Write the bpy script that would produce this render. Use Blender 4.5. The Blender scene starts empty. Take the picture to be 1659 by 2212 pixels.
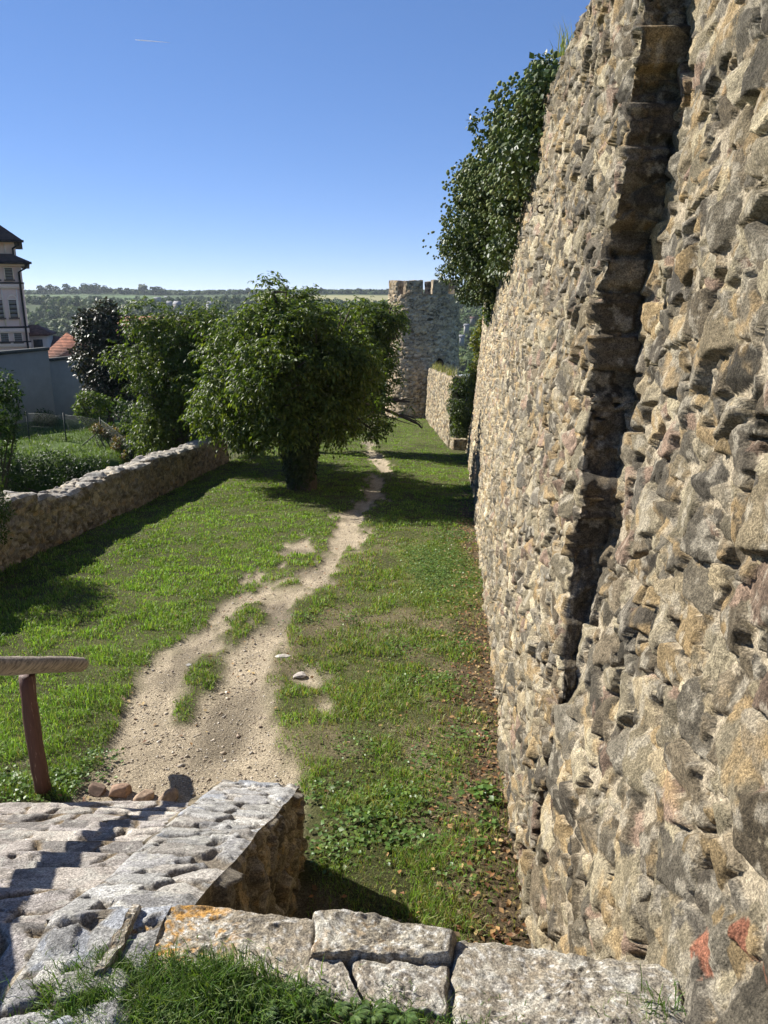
import bpy, math, random
import numpy as np
from mathutils import Vector
RAD = math.radians
rng = np.random.default_rng(7)
random.seed(7)
sc = bpy.context.scene
COL = sc.collection

# ------------------------------------------------------------------ camera model (used to lay the place out)
TH = math.atan(0.281); F = 1661.0; CX, CY = 829.5, 1106.0
CT, ST = math.cos(TH), math.sin(TH)
def elev(py): return math.tan(-(math.atan((py-CY)/F)+TH))
def at(px, py, Y):
    z = Y*elev(py); d = Y*CT - z*ST
    return np.array([(px-CX)/F*d, Y, z])
def atz(px, py, z):
    return at(px, py, z/elev(py))
def zl(x, y): return -3.5-0.087*y
def xw(y): return 0.55+0.0935*y            # foot of the rampart
def xl(y): return -7.22+0.0523*y           # inner foot of the garden wall

# ------------------------------------------------------------------ numpy noise
def h2(i, j, s):
    i = np.asarray(i).astype(np.int64); j = np.asarray(j).astype(np.int64)
    n = (i*374761393 + j*668265263 + int(s)*1442695041) & 0xffffffff
    n = ((n ^ (n >> 13))*1274126177) & 0xffffffff
    n = ((n ^ (n >> 15))*2246822519) & 0xffffffff
    return ((n ^ (n >> 16)) & 0xffffff)/16777216.0
def vn(x, y, s=0):
    i = np.floor(x); j = np.floor(y); fx = x-i; fy = y-j
    fx = fx*fx*fx*(fx*(fx*6-15)+10); fy = fy*fy*fy*(fy*(fy*6-15)+10)
    a = h2(i, j, s); b = h2(i+1, j, s); c = h2(i, j+1, s); d = h2(i+1, j+1, s)
    return (a*(1-fx)+b*fx)*(1-fy)+(c*(1-fx)+d*fx)*fy
def fbm(x, y, s=0, o=4):
    r = 0; a = .5; t = 0
    for k in range(o):
        r = r+a*vn(x*2**k+k*17.3, y*2**k-k*9.1, s+k*31); t += a; a *= .5
    return r/t
def vn3(p, s=0):
    return (vn(p[:, 0]+p[:, 2]*.37, p[:, 1]+p[:, 2]*.71, s)+vn(p[:, 1]-p[:, 0]*.23+40, p[:, 2]+p[:, 0]*.53, s+5)+vn(p[:, 2]+11+p[:, 1]*.31, p[:, 0]-p[:, 1]*.41, s+9))/3
def sst(a, b, x):
    t = np.clip((x-a)/(b-a), 0, 1); return t*t*(3-2*t)

def vor(u, v, su, sv, seed):
    """jittered cells: id, vector to the centre, true distance to the joint (metres)"""
    U = u/su; V = v/sv; j = np.floor(V)
    C = []; D = []
    for dj in (-1, 0, 1):
        jj = j+dj; sh = h2(jj, jj*0+7, seed); i0 = np.floor(U-sh)
        for di in (-1, 0, 1):
            ii = i0+di
            cx = ii+sh+.5+.85*(h2(ii, jj, seed+1)-.5); cy = jj+.5+.8*(h2(ii, jj, seed+2)-.5)
            C.append((cx, cy, ii, jj)); D.append((cx-U)**2+(cy-V)**2)
    D = np.array(D); b = D.argmin(0); ar = np.arange(len(u))
    pick = lambda k: np.array([c[k] for c in C])[b, ar]
    bx, by, bi, bj = pick(0), pick(1), pick(2), pick(3); bd = D[b, ar]
    e = np.full(len(u), 9.)
    for k, c in enumerate(C):
        L = np.sqrt((c[0]-bx)**2+(c[1]-by)**2)
        q = np.where(L > 1e-6, (D[k]-bd)/(2*np.maximum(L, 1e-6)), 9.)
        e = np.minimum(e, q)
    return bi, bj, (U-bx)*su, (V-by)*sv, e*(su*sv)**.5

PAL_WALL = [(.245,.205,.135),(.33,.265,.165),(.31,.225,.118),(.105,.090,.066),(.17,.135,.088),(.20,.16,.105),(.42,.355,.235),(.175,.152,.112),(.30,.25,.16),(.125,.105,.077),(.25,.21,.14),(.19,.16,.112),(.155,.135,.104),(.27,.19,.135),(.36,.305,.20)]
PAL_GREY = [(.34,.33,.31),(.42,.41,.38),(.29,.28,.26),(.37,.33,.28),(.33,.35,.37),(.46,.43,.38),(.38,.32,.26),(.31,.29,.25)]
PAL_BROWN = [(.22,.18,.12),(.30,.25,.17),(.18,.155,.12),(.34,.29,.21),(.25,.22,.18),(.36,.30,.20)]
PAL_TOWER = [(.39,.305,.20),(.32,.25,.17),(.43,.34,.225),(.20,.158,.11),(.36,.285,.19),(.28,.22,.15),(.41,.315,.21),(.14,.112,.08)]
PAL_SHADE = [(.13,.105,.075),(.17,.135,.09),(.10,.085,.065),(.20,.16,.105),(.15,.13,.10)]  # rampart side-face stones, with the shadow on them painted into the colours
def flags(u, v, seed, su, sv, relief, pal, mortar, tilt):
    """flat split paving stones with clear straight outlines, bedded in recessed sandy mortar"""
    wu = u+su*.10*(fbm(u*3/su, v*3/sv, seed+3, 3)-.5); wv = v+sv*.10*(fbm(u*3/su+9, v*3/sv, seed+4, 3)-.5)
    grit = fbm(u*45, v*45, seed+7, 3)-.5; fine = ridge(u*15, v*15, seed+5, 4)-.6
    H = -relief*.55+grit*.010+(fbm(u*9, v*9, seed+6, 3)-.5)*relief*.5
    col = np.array(mortar)[None]*(.65+.5*fbm(u*14, v*14, seed+8, 4)+.3*grit)[:, None]
    for L, (a, kp) in enumerate(((.55, .6), (1, .985), (1.5, .16))):
        bi, bj, dx, dy, e = vor(wu, wv, su*a, sv*a, seed+100*(L+1))
        hh = lambda k: h2(bi, bj, seed+100*L+k)
        gap = .008+.012*hh(17); prof = np.clip((e-gap)/(.012+.010*hh(12)), 0, 1); prof = 1-(1-prof)**1.6
        h = (relief*(.25+.75*hh(11))+dx*(hh(14)-.5)*tilt+dy*(hh(15)-.5)*tilt+relief*.22*fine+grit*.005)*prof-relief*.5*(1-prof)
        up = (hh(16) < kp)&(e > gap)&(h > H)
        H = np.where(up, h, H)
        c = pal[np.minimum((hh(21)*len(pal)).astype(int), len(pal)-1)]*(.72+.5*hh(22))[:, None]
        ang = hh(13)*3.1; lu = u*np.cos(ang)+v*np.sin(ang); lv = -u*np.sin(ang)+v*np.cos(ang)
        c = c*(.45+.6*fbm(lu*6, lv*22, seed+30, 4)+.5*fbm(u*34, v*34, seed+35, 3))[:, None]
        li = (sst(.60, .68, fbm(u*16, v*16, seed+36, 4))*.5)[:, None]; c = c*(1-li)+np.array((.52, .50, .44))*li
        mw = (sst(.9, .3, prof)*.7)[:, None]; c = c*(1-mw)+np.array(mortar)*.9*mw
        col = np.where(up[:, None], c, col)
    return H, np.clip(col, .015, .75)
def ridge(x, y, s, o=4):
    r = 0; a = .5; t = 0
    for k in range(o):
        r = r+a*(1-np.abs(2*vn(x*2**k+k*7.7, y*2**k+k*3.1, s+k*13)-1)); t += a; a *= .55
    return r/t
def rubble(u, v, seed=1, su=.36, sv=.2, relief=.06, pal=PAL_WALL, mortar=(.43, .36, .255), keep=.74, holes=.5, tilt=.22, flat=False, jit=.2, bricks=None):
    """random masonry of angular split stones of several sizes set in sandy mortar: relief and colour"""
    u = np.asarray(u, float); v = np.asarray(v, float)
    pal = np.array(pal)
    if flat: return flags(u, v, seed, su, sv, relief, pal, mortar, tilt)
    wu = u+su*jit*.8*(fbm(u*1.6/su, v*1.6/sv, seed+3, 2)-.5)+su*.10*(fbm(u*7/su, v*7/sv, seed+91, 3)-.5)
    wv = v+sv*jit*.8*(fbm(u*1.6/su+50, v*1.6/sv, seed+4, 2)-.5)+sv*.10*(fbm(u*7/su, v*7/sv+9, seed+92, 3)-.5)
    fine = ridge(u*17, v*21, seed+5, 4)-.6
    grit = fbm(u*38, v*38, seed+7, 3)-.5
    mort = (fbm(u*7, v*9, seed+6, 5)-.60 if not flat else fbm(u*7, v*9, seed+6, 5)-.75)*relief*1.0+grit*.012
    H = mort.copy()
    col = np.array(mortar)[None, :]*(.70+.40*fbm(u*11, v*11, seed+8, 4)+.35*(grit))[:, None]
    edge = np.zeros(len(u))
    for L, (a, b, kp, rl) in enumerate(((.45, .5, .80 if not flat else .35, .60), (1, 1, keep, 1.0), (1.6, 1.5, .26, .95))):
        bi, bj, dx, dy, e = vor(wu, wv, su*a, sv*b, seed+100*(L+1))
        hh = lambda k: h2(bi, bj, seed+100*L+k)
        sc_ = (su*sv)**.5*a
        base = relief*rl*(.58+.42*hh(11)) if not flat else relief*(.55+.45*hh(11))
        w = sv*a*((.03+.07*hh(12)) if not flat else (.06+.08*hh(12)))
        gap = sv*a*(.02+.07*hh(17)*hh(27)) if not flat else sv*a*(.045+.085*hh(17))
        prof = np.clip((e-gap)/w, 0, 1)
        if flat: prof = 1-(1-prof)**1.5
        ang = (hh(13)-.5)*2.4; ca, sa = np.cos(ang), np.sin(ang)
        lu = u*ca+v*sa; lv = -u*sa+v*ca
        # slaty layering: small terraces along the stone's own bed
        q = lv*26+1.3*fbm(lu*5, lv*9, seed+20+L, 3)+hh(19)*9
        terr = (np.floor(q)*.618 % 1-.5)*.55*(.3+hh(18))
        # cleavage planes cut off corners: crisp straight facets
        cut = 0
        for k in range(3):
            t_ = hh(40+k)*6.283; off = sc_*(-.06+.30*hh(50+k)); slope = .2+.75*hh(60+k)
            cut = np.maximum(cut, ((dx*np.cos(t_)+dy*np.sin(t_))-off)*slope)
        lim = relief*(1.5 if not flat else .35)
        cut = np.minimum(cut, lim)*(.22+.68*(hh(70) > .55))
        hack = (ridge(lu*8+hh(71)*30, lv*24, seed+44+L, 3)-.6)*(.3+hh(72))
        rough = relief*(.12*fine+.06*terr+.26*hack)+grit*(.008 if not flat else .006)
        h = (base+np.clip(dx*(hh(14)-.5)*2*tilt*.8+dy*(hh(15)-.5)*2*tilt, -relief*.75, relief*.75)-cut+rough)*prof-relief*.30*(1-prof)
        ok = (hh(16) < kp) & (e > gap)
        up = ok & (h > H)
        H = np.where(up, h, H)
        idx = np.minimum((hh(21)*len(pal)).astype(int), len(pal)-1)
        c = pal[idx]*(.46+.66*hh(22))[:, None]
        st = fbm(lu*6, lv*17, seed+30+L, 5); sp = fbm(u*30, v*30, seed+35, 4)
        c = c*(.22+.80*st+.78*sp)[:, None]
        och = sst(.52, .72, fbm(u*6+hh(23)*9, v*8, seed+33, 4))*(hh(24) > .55)
        c = c*(1-och[:, None]*.6)+och[:, None]*.6*np.array((.40, .275, .13))
        lich = sst(.60, .70, fbm(u*13, v*13, seed+36, 4)); c = c*(1-.5*lich[:, None])+.5*lich[:, None]*np.array((.44, .39, .30))
        mw = (sst(.85, .15, prof)*(.25+.75*vn(u*9, v*9, seed+37)))[:, None]*.85
        c = c*(1-mw)+np.array(mortar)*.92*mw
        if bricks is not None and L >= 1:
            for (bu, bv, ru, rv) in bricks:
                m = ((u-bu)/ru)**2+((v-bv)/rv)**2 < 1+.9*(st-.5)*2
                c = np.where(m[:, None], np.array((.34, .145, .088))*(.4+.9*sp)[:, None], c)
        col = np.where(up[:, None], c, col)
        edge = np.where(up, prof, edge)
    if holes > 0:
        bi, bj, dx, dy, e = vor(wu, wv, su*.42, sv*.55, seed+900)
        miss = (h2(bi, bj, seed+901) < .014*holes)&(edge < 2)
        H = np.where(miss, H-relief*1.7*np.clip(e/(sv*.08), 0, 1), H)
        H = H-sst(.60, .66, fbm(u*3.2/su*.36, v*3.2/sv*.2*1.4, seed+60, 4))*(1-sst(.2, .7, edge))*relief*1.8
    return H, np.clip(col, .015, .75)

# ------------------------------------------------------------------ materials
MATS = {}
def new_mat(name):
    m = bpy.data.materials.new(name); m.use_nodes = True
    nt = m.node_tree; nt.nodes.clear()
    out = nt.nodes.new('ShaderNodeOutputMaterial'); b = nt.nodes.new('ShaderNodeBsdfPrincipled')
    nt.links.new(b.outputs[0], out.inputs[0])
    return m, nt, b, out
def nd(nt, t, **k):
    n = nt.nodes.new(t)
    for a, v in k.items():
        if a in n.inputs: n.inputs[a].default_value = v
        else: setattr(n, a, v)
    return n
def mul(nt, a, b, mode='MULTIPLY', fac=1.0):
    m = nt.nodes.new('ShaderNodeMix'); m.data_type = 'RGBA'; m.blend_type = mode; m.inputs[0].default_value = fac
    nt.links.new(a, m.inputs[6]); nt.links.new(b, m.inputs[7]); return m.outputs[2]
def mat_attr(name, rough=.9, spec=.25, nscale=40, namp=(.7, 1.3), bump=.3, bscale=60, bdist=.01, base=None, speck=0):
    """colour from the mesh's own attribute (or one flat colour), broken by fine noise, with a fine bump"""
    if name in MATS: return MATS[name]
    m, nt, b, out = new_mat(name)
    co = nd(nt, 'ShaderNodeTexCoord').outputs['Object']
    if base is None: src = nd(nt, 'ShaderNodeAttribute', attribute_name='Col').outputs['Color']
    else:
        r = nd(nt, 'ShaderNodeRGB'); r.outputs[0].default_value = (*base, 1); src = r.outputs[0]
    n = nd(nt, 'ShaderNodeTexNoise', Scale=nscale, Detail=6.0, Roughness=.65)
    nt.links.new(co, n.inputs['Vector'])
    mr = nd(nt, 'ShaderNodeMapRange'); nt.links.new(n.outputs['Fac'], mr.inputs[0])
    mr.inputs[1].default_value = .3; mr.inputs[2].default_value = .7
    mr.inputs[3].default_value = namp[0]; mr.inputs[4].default_value = namp[1]
    cc = mul(nt, src, mr.outputs[0])
    if speck:
        n3 = nd(nt, 'ShaderNodeTexNoise', Scale=speck, Detail=3.0, Roughness=.8); nt.links.new(co, n3.inputs['Vector'])
        m3 = nd(nt, 'ShaderNodeMapRange'); nt.links.new(n3.outputs['Fac'], m3.inputs[0])
        m3.inputs[1].default_value = .36; m3.inputs[2].default_value = .64; m3.inputs[3].default_value = .45; m3.inputs[4].default_value = 1.5
        cc = mul(nt, cc, m3.outputs[0])
    nt.links.new(cc, b.inputs['Base Color'])
    b.inputs['Roughness'].default_value = rough; b.inputs['Specular IOR Level'].default_value = spec
    if bump > 0:
        n2 = nd(nt, 'ShaderNodeTexNoise', Scale=bscale, Detail=8.0, Roughness=.7)
        nt.links.new(co, n2.inputs['Vector'])
        bp = nd(nt, 'ShaderNodeBump', Strength=bump, Distance=bdist)
        nt.links.new(n2.outputs['Fac'], bp.inputs['Height']); nt.links.new(bp.outputs[0], b.inputs['Normal'])
    MATS[name] = m; return m
def mat_leaf(name, rough=.45, spec=.4, trans=.3, tint=(1.3, 1.45, .5)):
    if name in MATS: return MATS[name]
    m, nt, b, out = new_mat(name)
    a = nd(nt, 'ShaderNodeAttribute', attribute_name='Col')
    nt.links.new(a.outputs['Color'], b.inputs['Base Color'])
    b.inputs['Roughness'].default_value = rough; b.inputs['Specular IOR Level'].default_value = spec
    t = nd(nt, 'ShaderNodeBsdfTranslucent')
    r = nd(nt, 'ShaderNodeRGB'); r.outputs[0].default_value = (*tint, 1)
    nt.links.new(mul(nt, a.outputs['Color'], r.outputs[0]), t.inputs['Color'])
    mx = nd(nt, 'ShaderNodeMixShader'); mx.inputs[0].default_value = trans
    nt.links.new(b.outputs[0], mx.inputs[1]); nt.links.new(t.outputs[0], mx.inputs[2]); nt.links.new(mx.outputs[0], out.inputs[0])
    MATS[name] = m; return m
M_STONE = lambda: mat_attr('rubble stone', .92, .2, 55, (.6, 1.4), 1.0, 90, .018, speck=120)
M_STONE_FAR = lambda: mat_attr('distant stone', .95, .15, 6, (.8, 1.2), .4, 14, .04)

# ------------------------------------------------------------------ meshes
def mesh_np(name, V, faces, mat=None, parent=None, col=None, smooth=False):
    """faces: list of (n,k) int arrays"""
    me = bpy.data.meshes.new(name)
    V = np.ascontiguousarray(V, np.float32)
    me.vertices.add(len(V)); me.vertices.foreach_set('co', V.ravel())
    loops = np.concatenate([f.ravel() for f in faces]).astype(np.int32)
    cnt = np.concatenate([np.full(len(f), f.shape[1]) for f in faces])
    start = np.concatenate([[0], np.cumsum(cnt)[:-1]]).astype(np.int32)
    me.loops.add(len(loops)); me.loops.foreach_set('vertex_index', loops)
    me.polygons.add(len(cnt)); me.polygons.foreach_set('loop_start', start)
    if smooth: me.polygons.foreach_set('use_smooth', np.ones(len(cnt), bool))
    me.update(calc_edges=True)
    if col is not None:
        ca = me.color_attributes.new('Col', 'FLOAT_COLOR', 'POINT')
        ca.data.foreach_set('color', np.c_[col, np.ones(len(col))].astype(np.float32).ravel())
    o = bpy.data.objects.new(name, me); COL.objects.link(o)
    if mat: me.materials.append(mat)
    if parent is not None:
        o.parent = parent
        if tuple(parent.location) != (0, 0, 0) or parent.rotation_euler.z:
            bpy.context.view_layer.update()
            o.matrix_parent_inverse = parent.matrix_world.inverted()
    return o
def blur(H, nu, nv):
    G = H.reshape(nu, nv); P = np.pad(G, 1, mode='edge')
    G = (P[:-2, 1:-1]+2*P[1:-1, 1:-1]+P[2:, 1:-1])/4; P = np.pad(G, 1, mode='edge')
    return ((P[1:-1, :-2]+2*P[1:-1, 1:-1]+P[1:-1, 2:])/4).ravel()
def gridf(nu, nv, off=0, flip=False):
    a = (np.arange(nu-1)[:, None]*nv+np.arange(nv-1)[None, :]).ravel()+off
    f = np.stack([a, a+nv, a+nv+1, a+1], 1)
    return f[:, ::-1] if flip else f
def tag(o, label, cat, group=None, kind=None):
    if kind: o['kind'] = kind
    if label: o['label'] = label
    if cat: o['category'] = cat
    if group: o['group'] = group
    return o
def thing(name, loc, label, cat, group=None, rz=0):
    o = bpy.data.objects.new(name, None); COL.objects.link(o)
    o.location = tuple(float(c) for c in loc); o.rotation_euler.z = rz; o.empty_display_size = .2
    return tag(o, label, cat, group)

class MB:
    def __init__(s): s.V = []; s.F = {}; s.n = 0; s.C = []
    def add(s, V, faces, col=None):
        V = np.asarray(V, float); s.V.append(V)
        for f in faces:
            f = np.asarray(f)+s.n; s.F.setdefault(f.shape[1], []).append(f)
        s.C.append(np.tile(col, (len(V), 1)) if col is not None and np.ndim(col) == 1 else (col if col is not None else np.full((len(V), 3), .5)))
        s.n += len(V)
    def box(s, lo, hi, col=None, M=None):
        x0, y0, z0 = lo; x1, y1, z1 = hi
        V = np.array([(x0,y0,z0),(x1,y0,z0),(x1,y1,z0),(x0,y1,z0),(x0,y0,z1),(x1,y0,z1),(x1,y1,z1),(x0,y1,z1)], float)
        if M is not None: V = M(V)
        s.add(V, [[(3,2,1,0),(4,5,6,7),(0,1,5,4),(1,2,6,5),(2,3,7,6),(3,0,4,7)]], col)
    def tube(s, P, R, n=8, col=None, wob=0, seed=0):
        P = np.asarray(P, float); R = np.broadcast_to(np.asarray(R, float), (len(P),))
        T = np.gradient(P, axis=0); T /= np.linalg.norm(T, axis=1)[:, None]+1e-9
        ref = np.array((0, 0, 1.)) if abs(T[0, 2]) < .9 else np.array((1., 0, 0))
        A = np.cross(T, ref); A /= np.linalg.norm(A, axis=1)[:, None]+1e-9; B = np.cross(T, A)
        an = np.linspace(0, 2*np.pi, n, endpoint=False)
        ring = np.cos(an)[None, :, None]*A[:, None]+np.sin(an)[None, :, None]*B[:, None]
        rr = R[:, None, None]
        if wob: rr = rr*(1+wob*(vn(np.arange(len(P))[:, None]*.9+np.zeros((1, n)), np.cos(an)[None]*2+np.sin(an)[None]*1.3+seed, seed)-.5)[:, :, None]*2)
        V = (P[:, None]+ring*rr).reshape(-1, 3)
        a = np.arange(len(P)-1)[:, None]*n+np.arange(n)[None]; b = np.arange(len(P)-1)[:, None]*n+(np.arange(n)[None]+1) % n
        f = np.stack([a, b, b+n, a+n], -1).reshape(-1, 4)
        m = len(V); V = np.vstack([V, P[:1], P[-1:]])
        k = np.arange(n); c0 = np.stack([np.full(n, m), (k+1) % n, k], 1); c1 = np.stack([np.full(n, m+1), m-n+k, m-n+(k+1) % n], 1)
        s.add(V, [f, c0, c1], col)
    def build(s, name, mat, parent=None, smooth=False):
        return mesh_np(name, np.vstack(s.V), [np.vstack(v) for v in s.F.values()], mat, parent, np.vstack(s.C), smooth)

def rubble_block(name, bot, top, res, mat, parent=None, style=None, tops=None, seed=1, rag=.03, skip=(), topbump=None):
    """closed block of masonry; bot/top: four corners each, anticlockwise from above"""
    style = style or {}; tops = tops or style
    bot = np.array(bot, float); top = np.array(top, float)
    Vs = []; Fs = []; Cs = []; n = 0
    faces = [(top[0], top[1], top[2], top[3], tops, 0)]+[(bot[i], bot[(i+1) % 4], top[(i+1) % 4], top[i], style, i+1) for i in range(4)]
    ctr = (bot.mean(0)+top.mean(0))/2
    for a, b, c, d, stl, k in faces:
        if k in skip: continue
        Lu = max(np.linalg.norm(b-a), np.linalg.norm(c-d)); Lv = max(np.linalg.norm(d-a), np.linalg.norm(c-b))
        nu = max(3, int(Lu/res)+2); nv = max(3, int(Lv/res)+2)
        s, t = np.meshgrid(np.linspace(0, 1, nu), np.linspace(0, 1, nv), indexing='ij'); s = s.ravel(); t = t.ravel()
        P = a*((1-s)*(1-t))[:, None]+b*(s*(1-t))[:, None]+c*(s*t)[:, None]+d*((1-s)*t)[:, None]
        N = np.cross(b-a, d-a); N /= np.linalg.norm(N)
        H, col = rubble(s*Lu+k*13.7, t*Lv+k*5.1, seed+k*7, **stl)
        ed = np.minimum(np.minimum(s, 1-s)*Lu, np.minimum(t, 1-t)*Lv)
        fd = sst(0, .035+res, ed)
        if topbump is not None and k == 0: H = H+topbump(s, t)*fd
        P = P+N*(H*fd)[:, None]
        g = P*(1/.11)
        out = P-ctr; out = out/np.linalg.norm(out, axis=1)[:, None]
        P = P+N*((1-fd)*0)[:, None]
        W = np.stack([vn3(g, seed+50), vn3(g, seed+57), vn3(g, seed+63)], 1)-.5
        W2 = np.stack([vn3(g*.3, seed+70), vn3(g*.3, seed+77), vn3(g*.3, seed+83)], 1)-.5
        P = P+W*rag*1.6+W2*rag*2.5
        Vs.append(P); Fs.append(gridf(nu, nv, n, False)); Cs.append(col); n += len(P)
    return mesh_np(name, np.vstack(Vs), [np.vstack(Fs)], mat, parent, np.vstack(Cs), False)

# ------------------------------------------------------------------ foliage
def unit(v): return v/(np.linalg.norm(v, axis=-1, keepdims=True)+1e-9)
def leaf_arrays(P, d, n, L, W, fold=.12):
    """rhombic leaves folded along the midrib"""
    s = unit(np.cross(d, n)); L = np.asarray(L)[:, None]; W = np.asarray(W)[:, None]
    mid = P+d*L*.45-n*L*.02
    V = np.stack([P, mid+s*W*.5+n*W*fold, P+d*L-n*L*.1, mid-s*W*.5+n*W*fold], 1).reshape(-1, 3)
    a = np.arange(len(P))*4
    return V, np.vstack([np.stack([a, a+1, a+2], 1), np.stack([a, a+2, a+3], 1)])
def leaf_cols(n, pal, var=.35, r=rng):
    pal = np.array(pal); c = pal[r.integers(0, len(pal), n)]*(1-var+2*var*r.random((n, 1)))
    return np.repeat(c, 4, 0)
def in_lobes(lobes, n, shell=.55, r=rng, gap=0, gs=1.0, over=0):
    """points inside a union of ellipsoids, biased outwards, thinned by noise so gaps appear"""
    lobes = np.array(lobes, float); vol = (lobes[:, 3]*lobes[:, 4]*lobes[:, 5])**.75
    out = []; nn = 0
    while nn < n:
        k = r.choice(len(lobes), n, p=vol/vol.sum()); q = unit(r.normal(size=(n, 3)))
        rad = shell+(1-shell)*r.random(n)**.6+over*r.random(n)**6
        P = lobes[k, :3]+q*rad[:, None]*lobes[k, 3:6]
        if gap > 0: 
            m = vn3(P/gs, 5) > gap; P = P[m]; q = q[m]
        out.append(np.hstack([P, q])); nn += len(P)
    A = np.vstack(out)[:n]; return A[:, :3], A[:, 3:]
def foliage(name, lobes, n, L, pal, mat, parent=None, droop=.3, shell=.45, aspect=.5, gap=.0, gs=1.0, r=rng, var=.35, floor=None):
    P, q = in_lobes(lobes, n, shell, r, gap, gs)
    if floor is not None:
        m = P[:, 2] > floor(P); P = P[m]; q = q[m]; n = len(P)
    d = unit(q*.5+r.normal(size=(n, 3))*.7+np.array((0, 0, -droop)))
    nn = unit(q*.7+np.array((0, 0, .8))+r.normal(size=(n, 3))*.5); nn = unit(nn-d*(nn*d).sum(1, keepdims=True))
    LL = L*(.6+.8*r.random(n))
    V, f = leaf_arrays(P, d, nn, LL, LL*aspect)
    return mesh_np(name, V, [f], mat, parent, leaf_cols(n, pal, var, r))
def clusters(lobes, per, r, size=(.30, .62)):
    """break big crown masses into many small uneven leaf clumps"""
    out = []
    for lb in lobes:
        if lb[3] < .36 and lb[5] < .36: out.append(tuple(lb)); continue
        k = max(4, int(per*(lb[3]*lb[4]*lb[5])**(2/3.)))
        q = unit(r.normal(size=(k, 3))); rad = .25+.85*r.random(k)**.7
        for i in range(k):
            c = np.array(lb[:3])+q[i]*rad[i]*np.array(lb[3:6]); s = size[0]+(size[1]-size[0])*r.random()
            out.append((*c, s*1.1, s*1.1, s*(.55+.3*r.random())))
    return out
def compound(name, lobes, ntip, pal, mat, parent, L=.12, rach=.30, shell=.25, gap=.36, gs=.5, r=rng, nleaf=7, var=.35):
    """drooping pinnate leaves of a walnut, hung in sprays at the twig tips"""
    T, q = in_lobes(lobes, ntip, shell, r, gap, gs, .38)
    per = 3; T = np.repeat(T, per, 0); q = np.repeat(q, per, 0); N = len(T)
    d0 = unit(q*.6+r.normal(size=(N, 3))*.65+np.array((0, 0, .22)))
    side = unit(np.cross(d0, np.array((0, 0, 1.)))+r.normal(size=(N, 3))*.15)
    R = rach*(.7+.6*r.random(N)); Ps = []; Ds = []; Ls = []
    for k in range(nleaf):
        f = (k//2*2+2)/(nleaf+1); f = min(f, 1)
        p = T+d0*(R*f)[:, None]+np.array((0, 0, -1.))*(R*f*f*.35)[:, None]
        dr = unit(d0*(1-.3*f)+np.array((0, 0, -.6*f-.05)))
        sg = 0 if k == nleaf-1 else (1 if k % 2 else -1)
        d = unit(dr*(.55 if sg else 1)+side*sg*.85+np.array((0, 0, -.35))+r.normal(size=(N, 3))*.2)
        Ps.append(p); Ds.append(d); Ls.append(L*(.6+.45*f+.35*r.random(N)))
    P = np.vstack(Ps); d = np.vstack(Ds); LL = np.concatenate(Ls); n = len(P)
    nn = unit(np.array((0, 0, 1.))+r.normal(size=(n, 3))*.45); nn = unit(nn-d*(nn*d).sum(1, keepdims=True))
    V, f = leaf_arrays(P, d, nn, LL, LL*.46)
    return mesh_np(name, V, [f], mat, parent, leaf_cols(n, pal, var, r))
def limbs(mb, base, fork, lobes, r0, col, r, nsub=5, sub=.5):
    lobes = np.array(lobes, float)
    for lb in lobes:
        c = lb[:3]; k = np.linspace(0, 1, 7)[:, None]
        bend = np.array((0, 0, .08*np.linalg.norm(c-fork)))
        P = fork*(1-k)+c*k+np.sin(k*np.pi)*(bend*.35+r.normal(size=3)*.12)
        mb.tube(P, np.linspace(r0*.55, r0*.16, 7), 6, col)
        for _ in range(nsub):
            q = unit(r.normal(size=3)+np.array((0, 0, .3))); e = c+q*lb[3:6]*.95
            s0 = P[r.integers(3, 7)]
            Q = s0*(1-k)+e*k+np.sin(k*np.pi)*r.normal(size=3)*.15
            mb.tube(Q, np.linspace(r0*.18, r0*.03, 7), 4, col)

def blades(name, P, L, W, col, mat, lean=.5, r=rng, parent=None, tilt=(0, 0)):
    n = len(P); az = r.random(n)*2*np.pi; ln = lean*(.3+1.1*r.random(n))
    hd = np.stack([np.cos(az), np.sin(az), np.zeros(n)], 1)
    sd = np.stack([-np.sin(az), np.cos(az), np.zeros(n)], 1)
    sd = unit(sd*.6+r.normal(size=(n, 3))*np.array((.5, .5, 0)))
    up = np.array((0, 0, 1.)); L = np.asarray(L)[:, None]; W = np.asarray(W)[:, None]; ln = ln[:, None]
    m = P+up*L*.55*np.cos(ln*.5)+hd*L*.55*np.sin(ln*.5)
    t = m+(up*np.cos(ln*1.7)+hd*np.sin(ln*1.7))*L*.5
    V = np.stack([P-sd*W*.5, P+sd*W*.5, m+sd*W*.38, m-sd*W*.38, t], 1).reshape(-1, 3)
    a = np.arange(n)*5
    C = np.repeat(col, 5, 0).reshape(n, 5, 3)
    return mesh_np(name, V, [np.stack([a, a+1, a+2, a+3], 1), np.stack([a+3, a+2, a+4], 1)], mat, parent, C.reshape(-1, 3))

# ================================================================== camera, light, sky
cam = bpy.data.objects.new('camera', bpy.data.cameras.new('camera')); COL.objects.link(cam); sc.camera = cam
cam.data.sensor_fit = 'HORIZONTAL'; cam.data.sensor_width = 36; cam.data.lens = 36*F/1659
cam.data.clip_start = .05; cam.data.clip_end = 9000
cam.rotation_euler = (math.pi/2-TH, 0, 0)
SUN_EL, SUN_B = RAD(33.5), RAD(31)
sdir = Vector((-math.cos(SUN_B)*math.cos(SUN_EL), math.sin(SUN_B)*math.cos(SUN_EL), math.sin(SUN_EL)))
sun = bpy.data.objects.new('sun', bpy.data.lights.new('sun', 'SUN')); COL.objects.link(sun)
sun.data.energy = 5.0; sun.data.angle = RAD(.53); sun.data.color = (1, .955, .87)
sun.rotation_euler = sdir.to_track_quat('Z', 'Y').to_euler()
w = bpy.data.worlds.new('World'); sc.world = w; w.use_nodes = True
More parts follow.
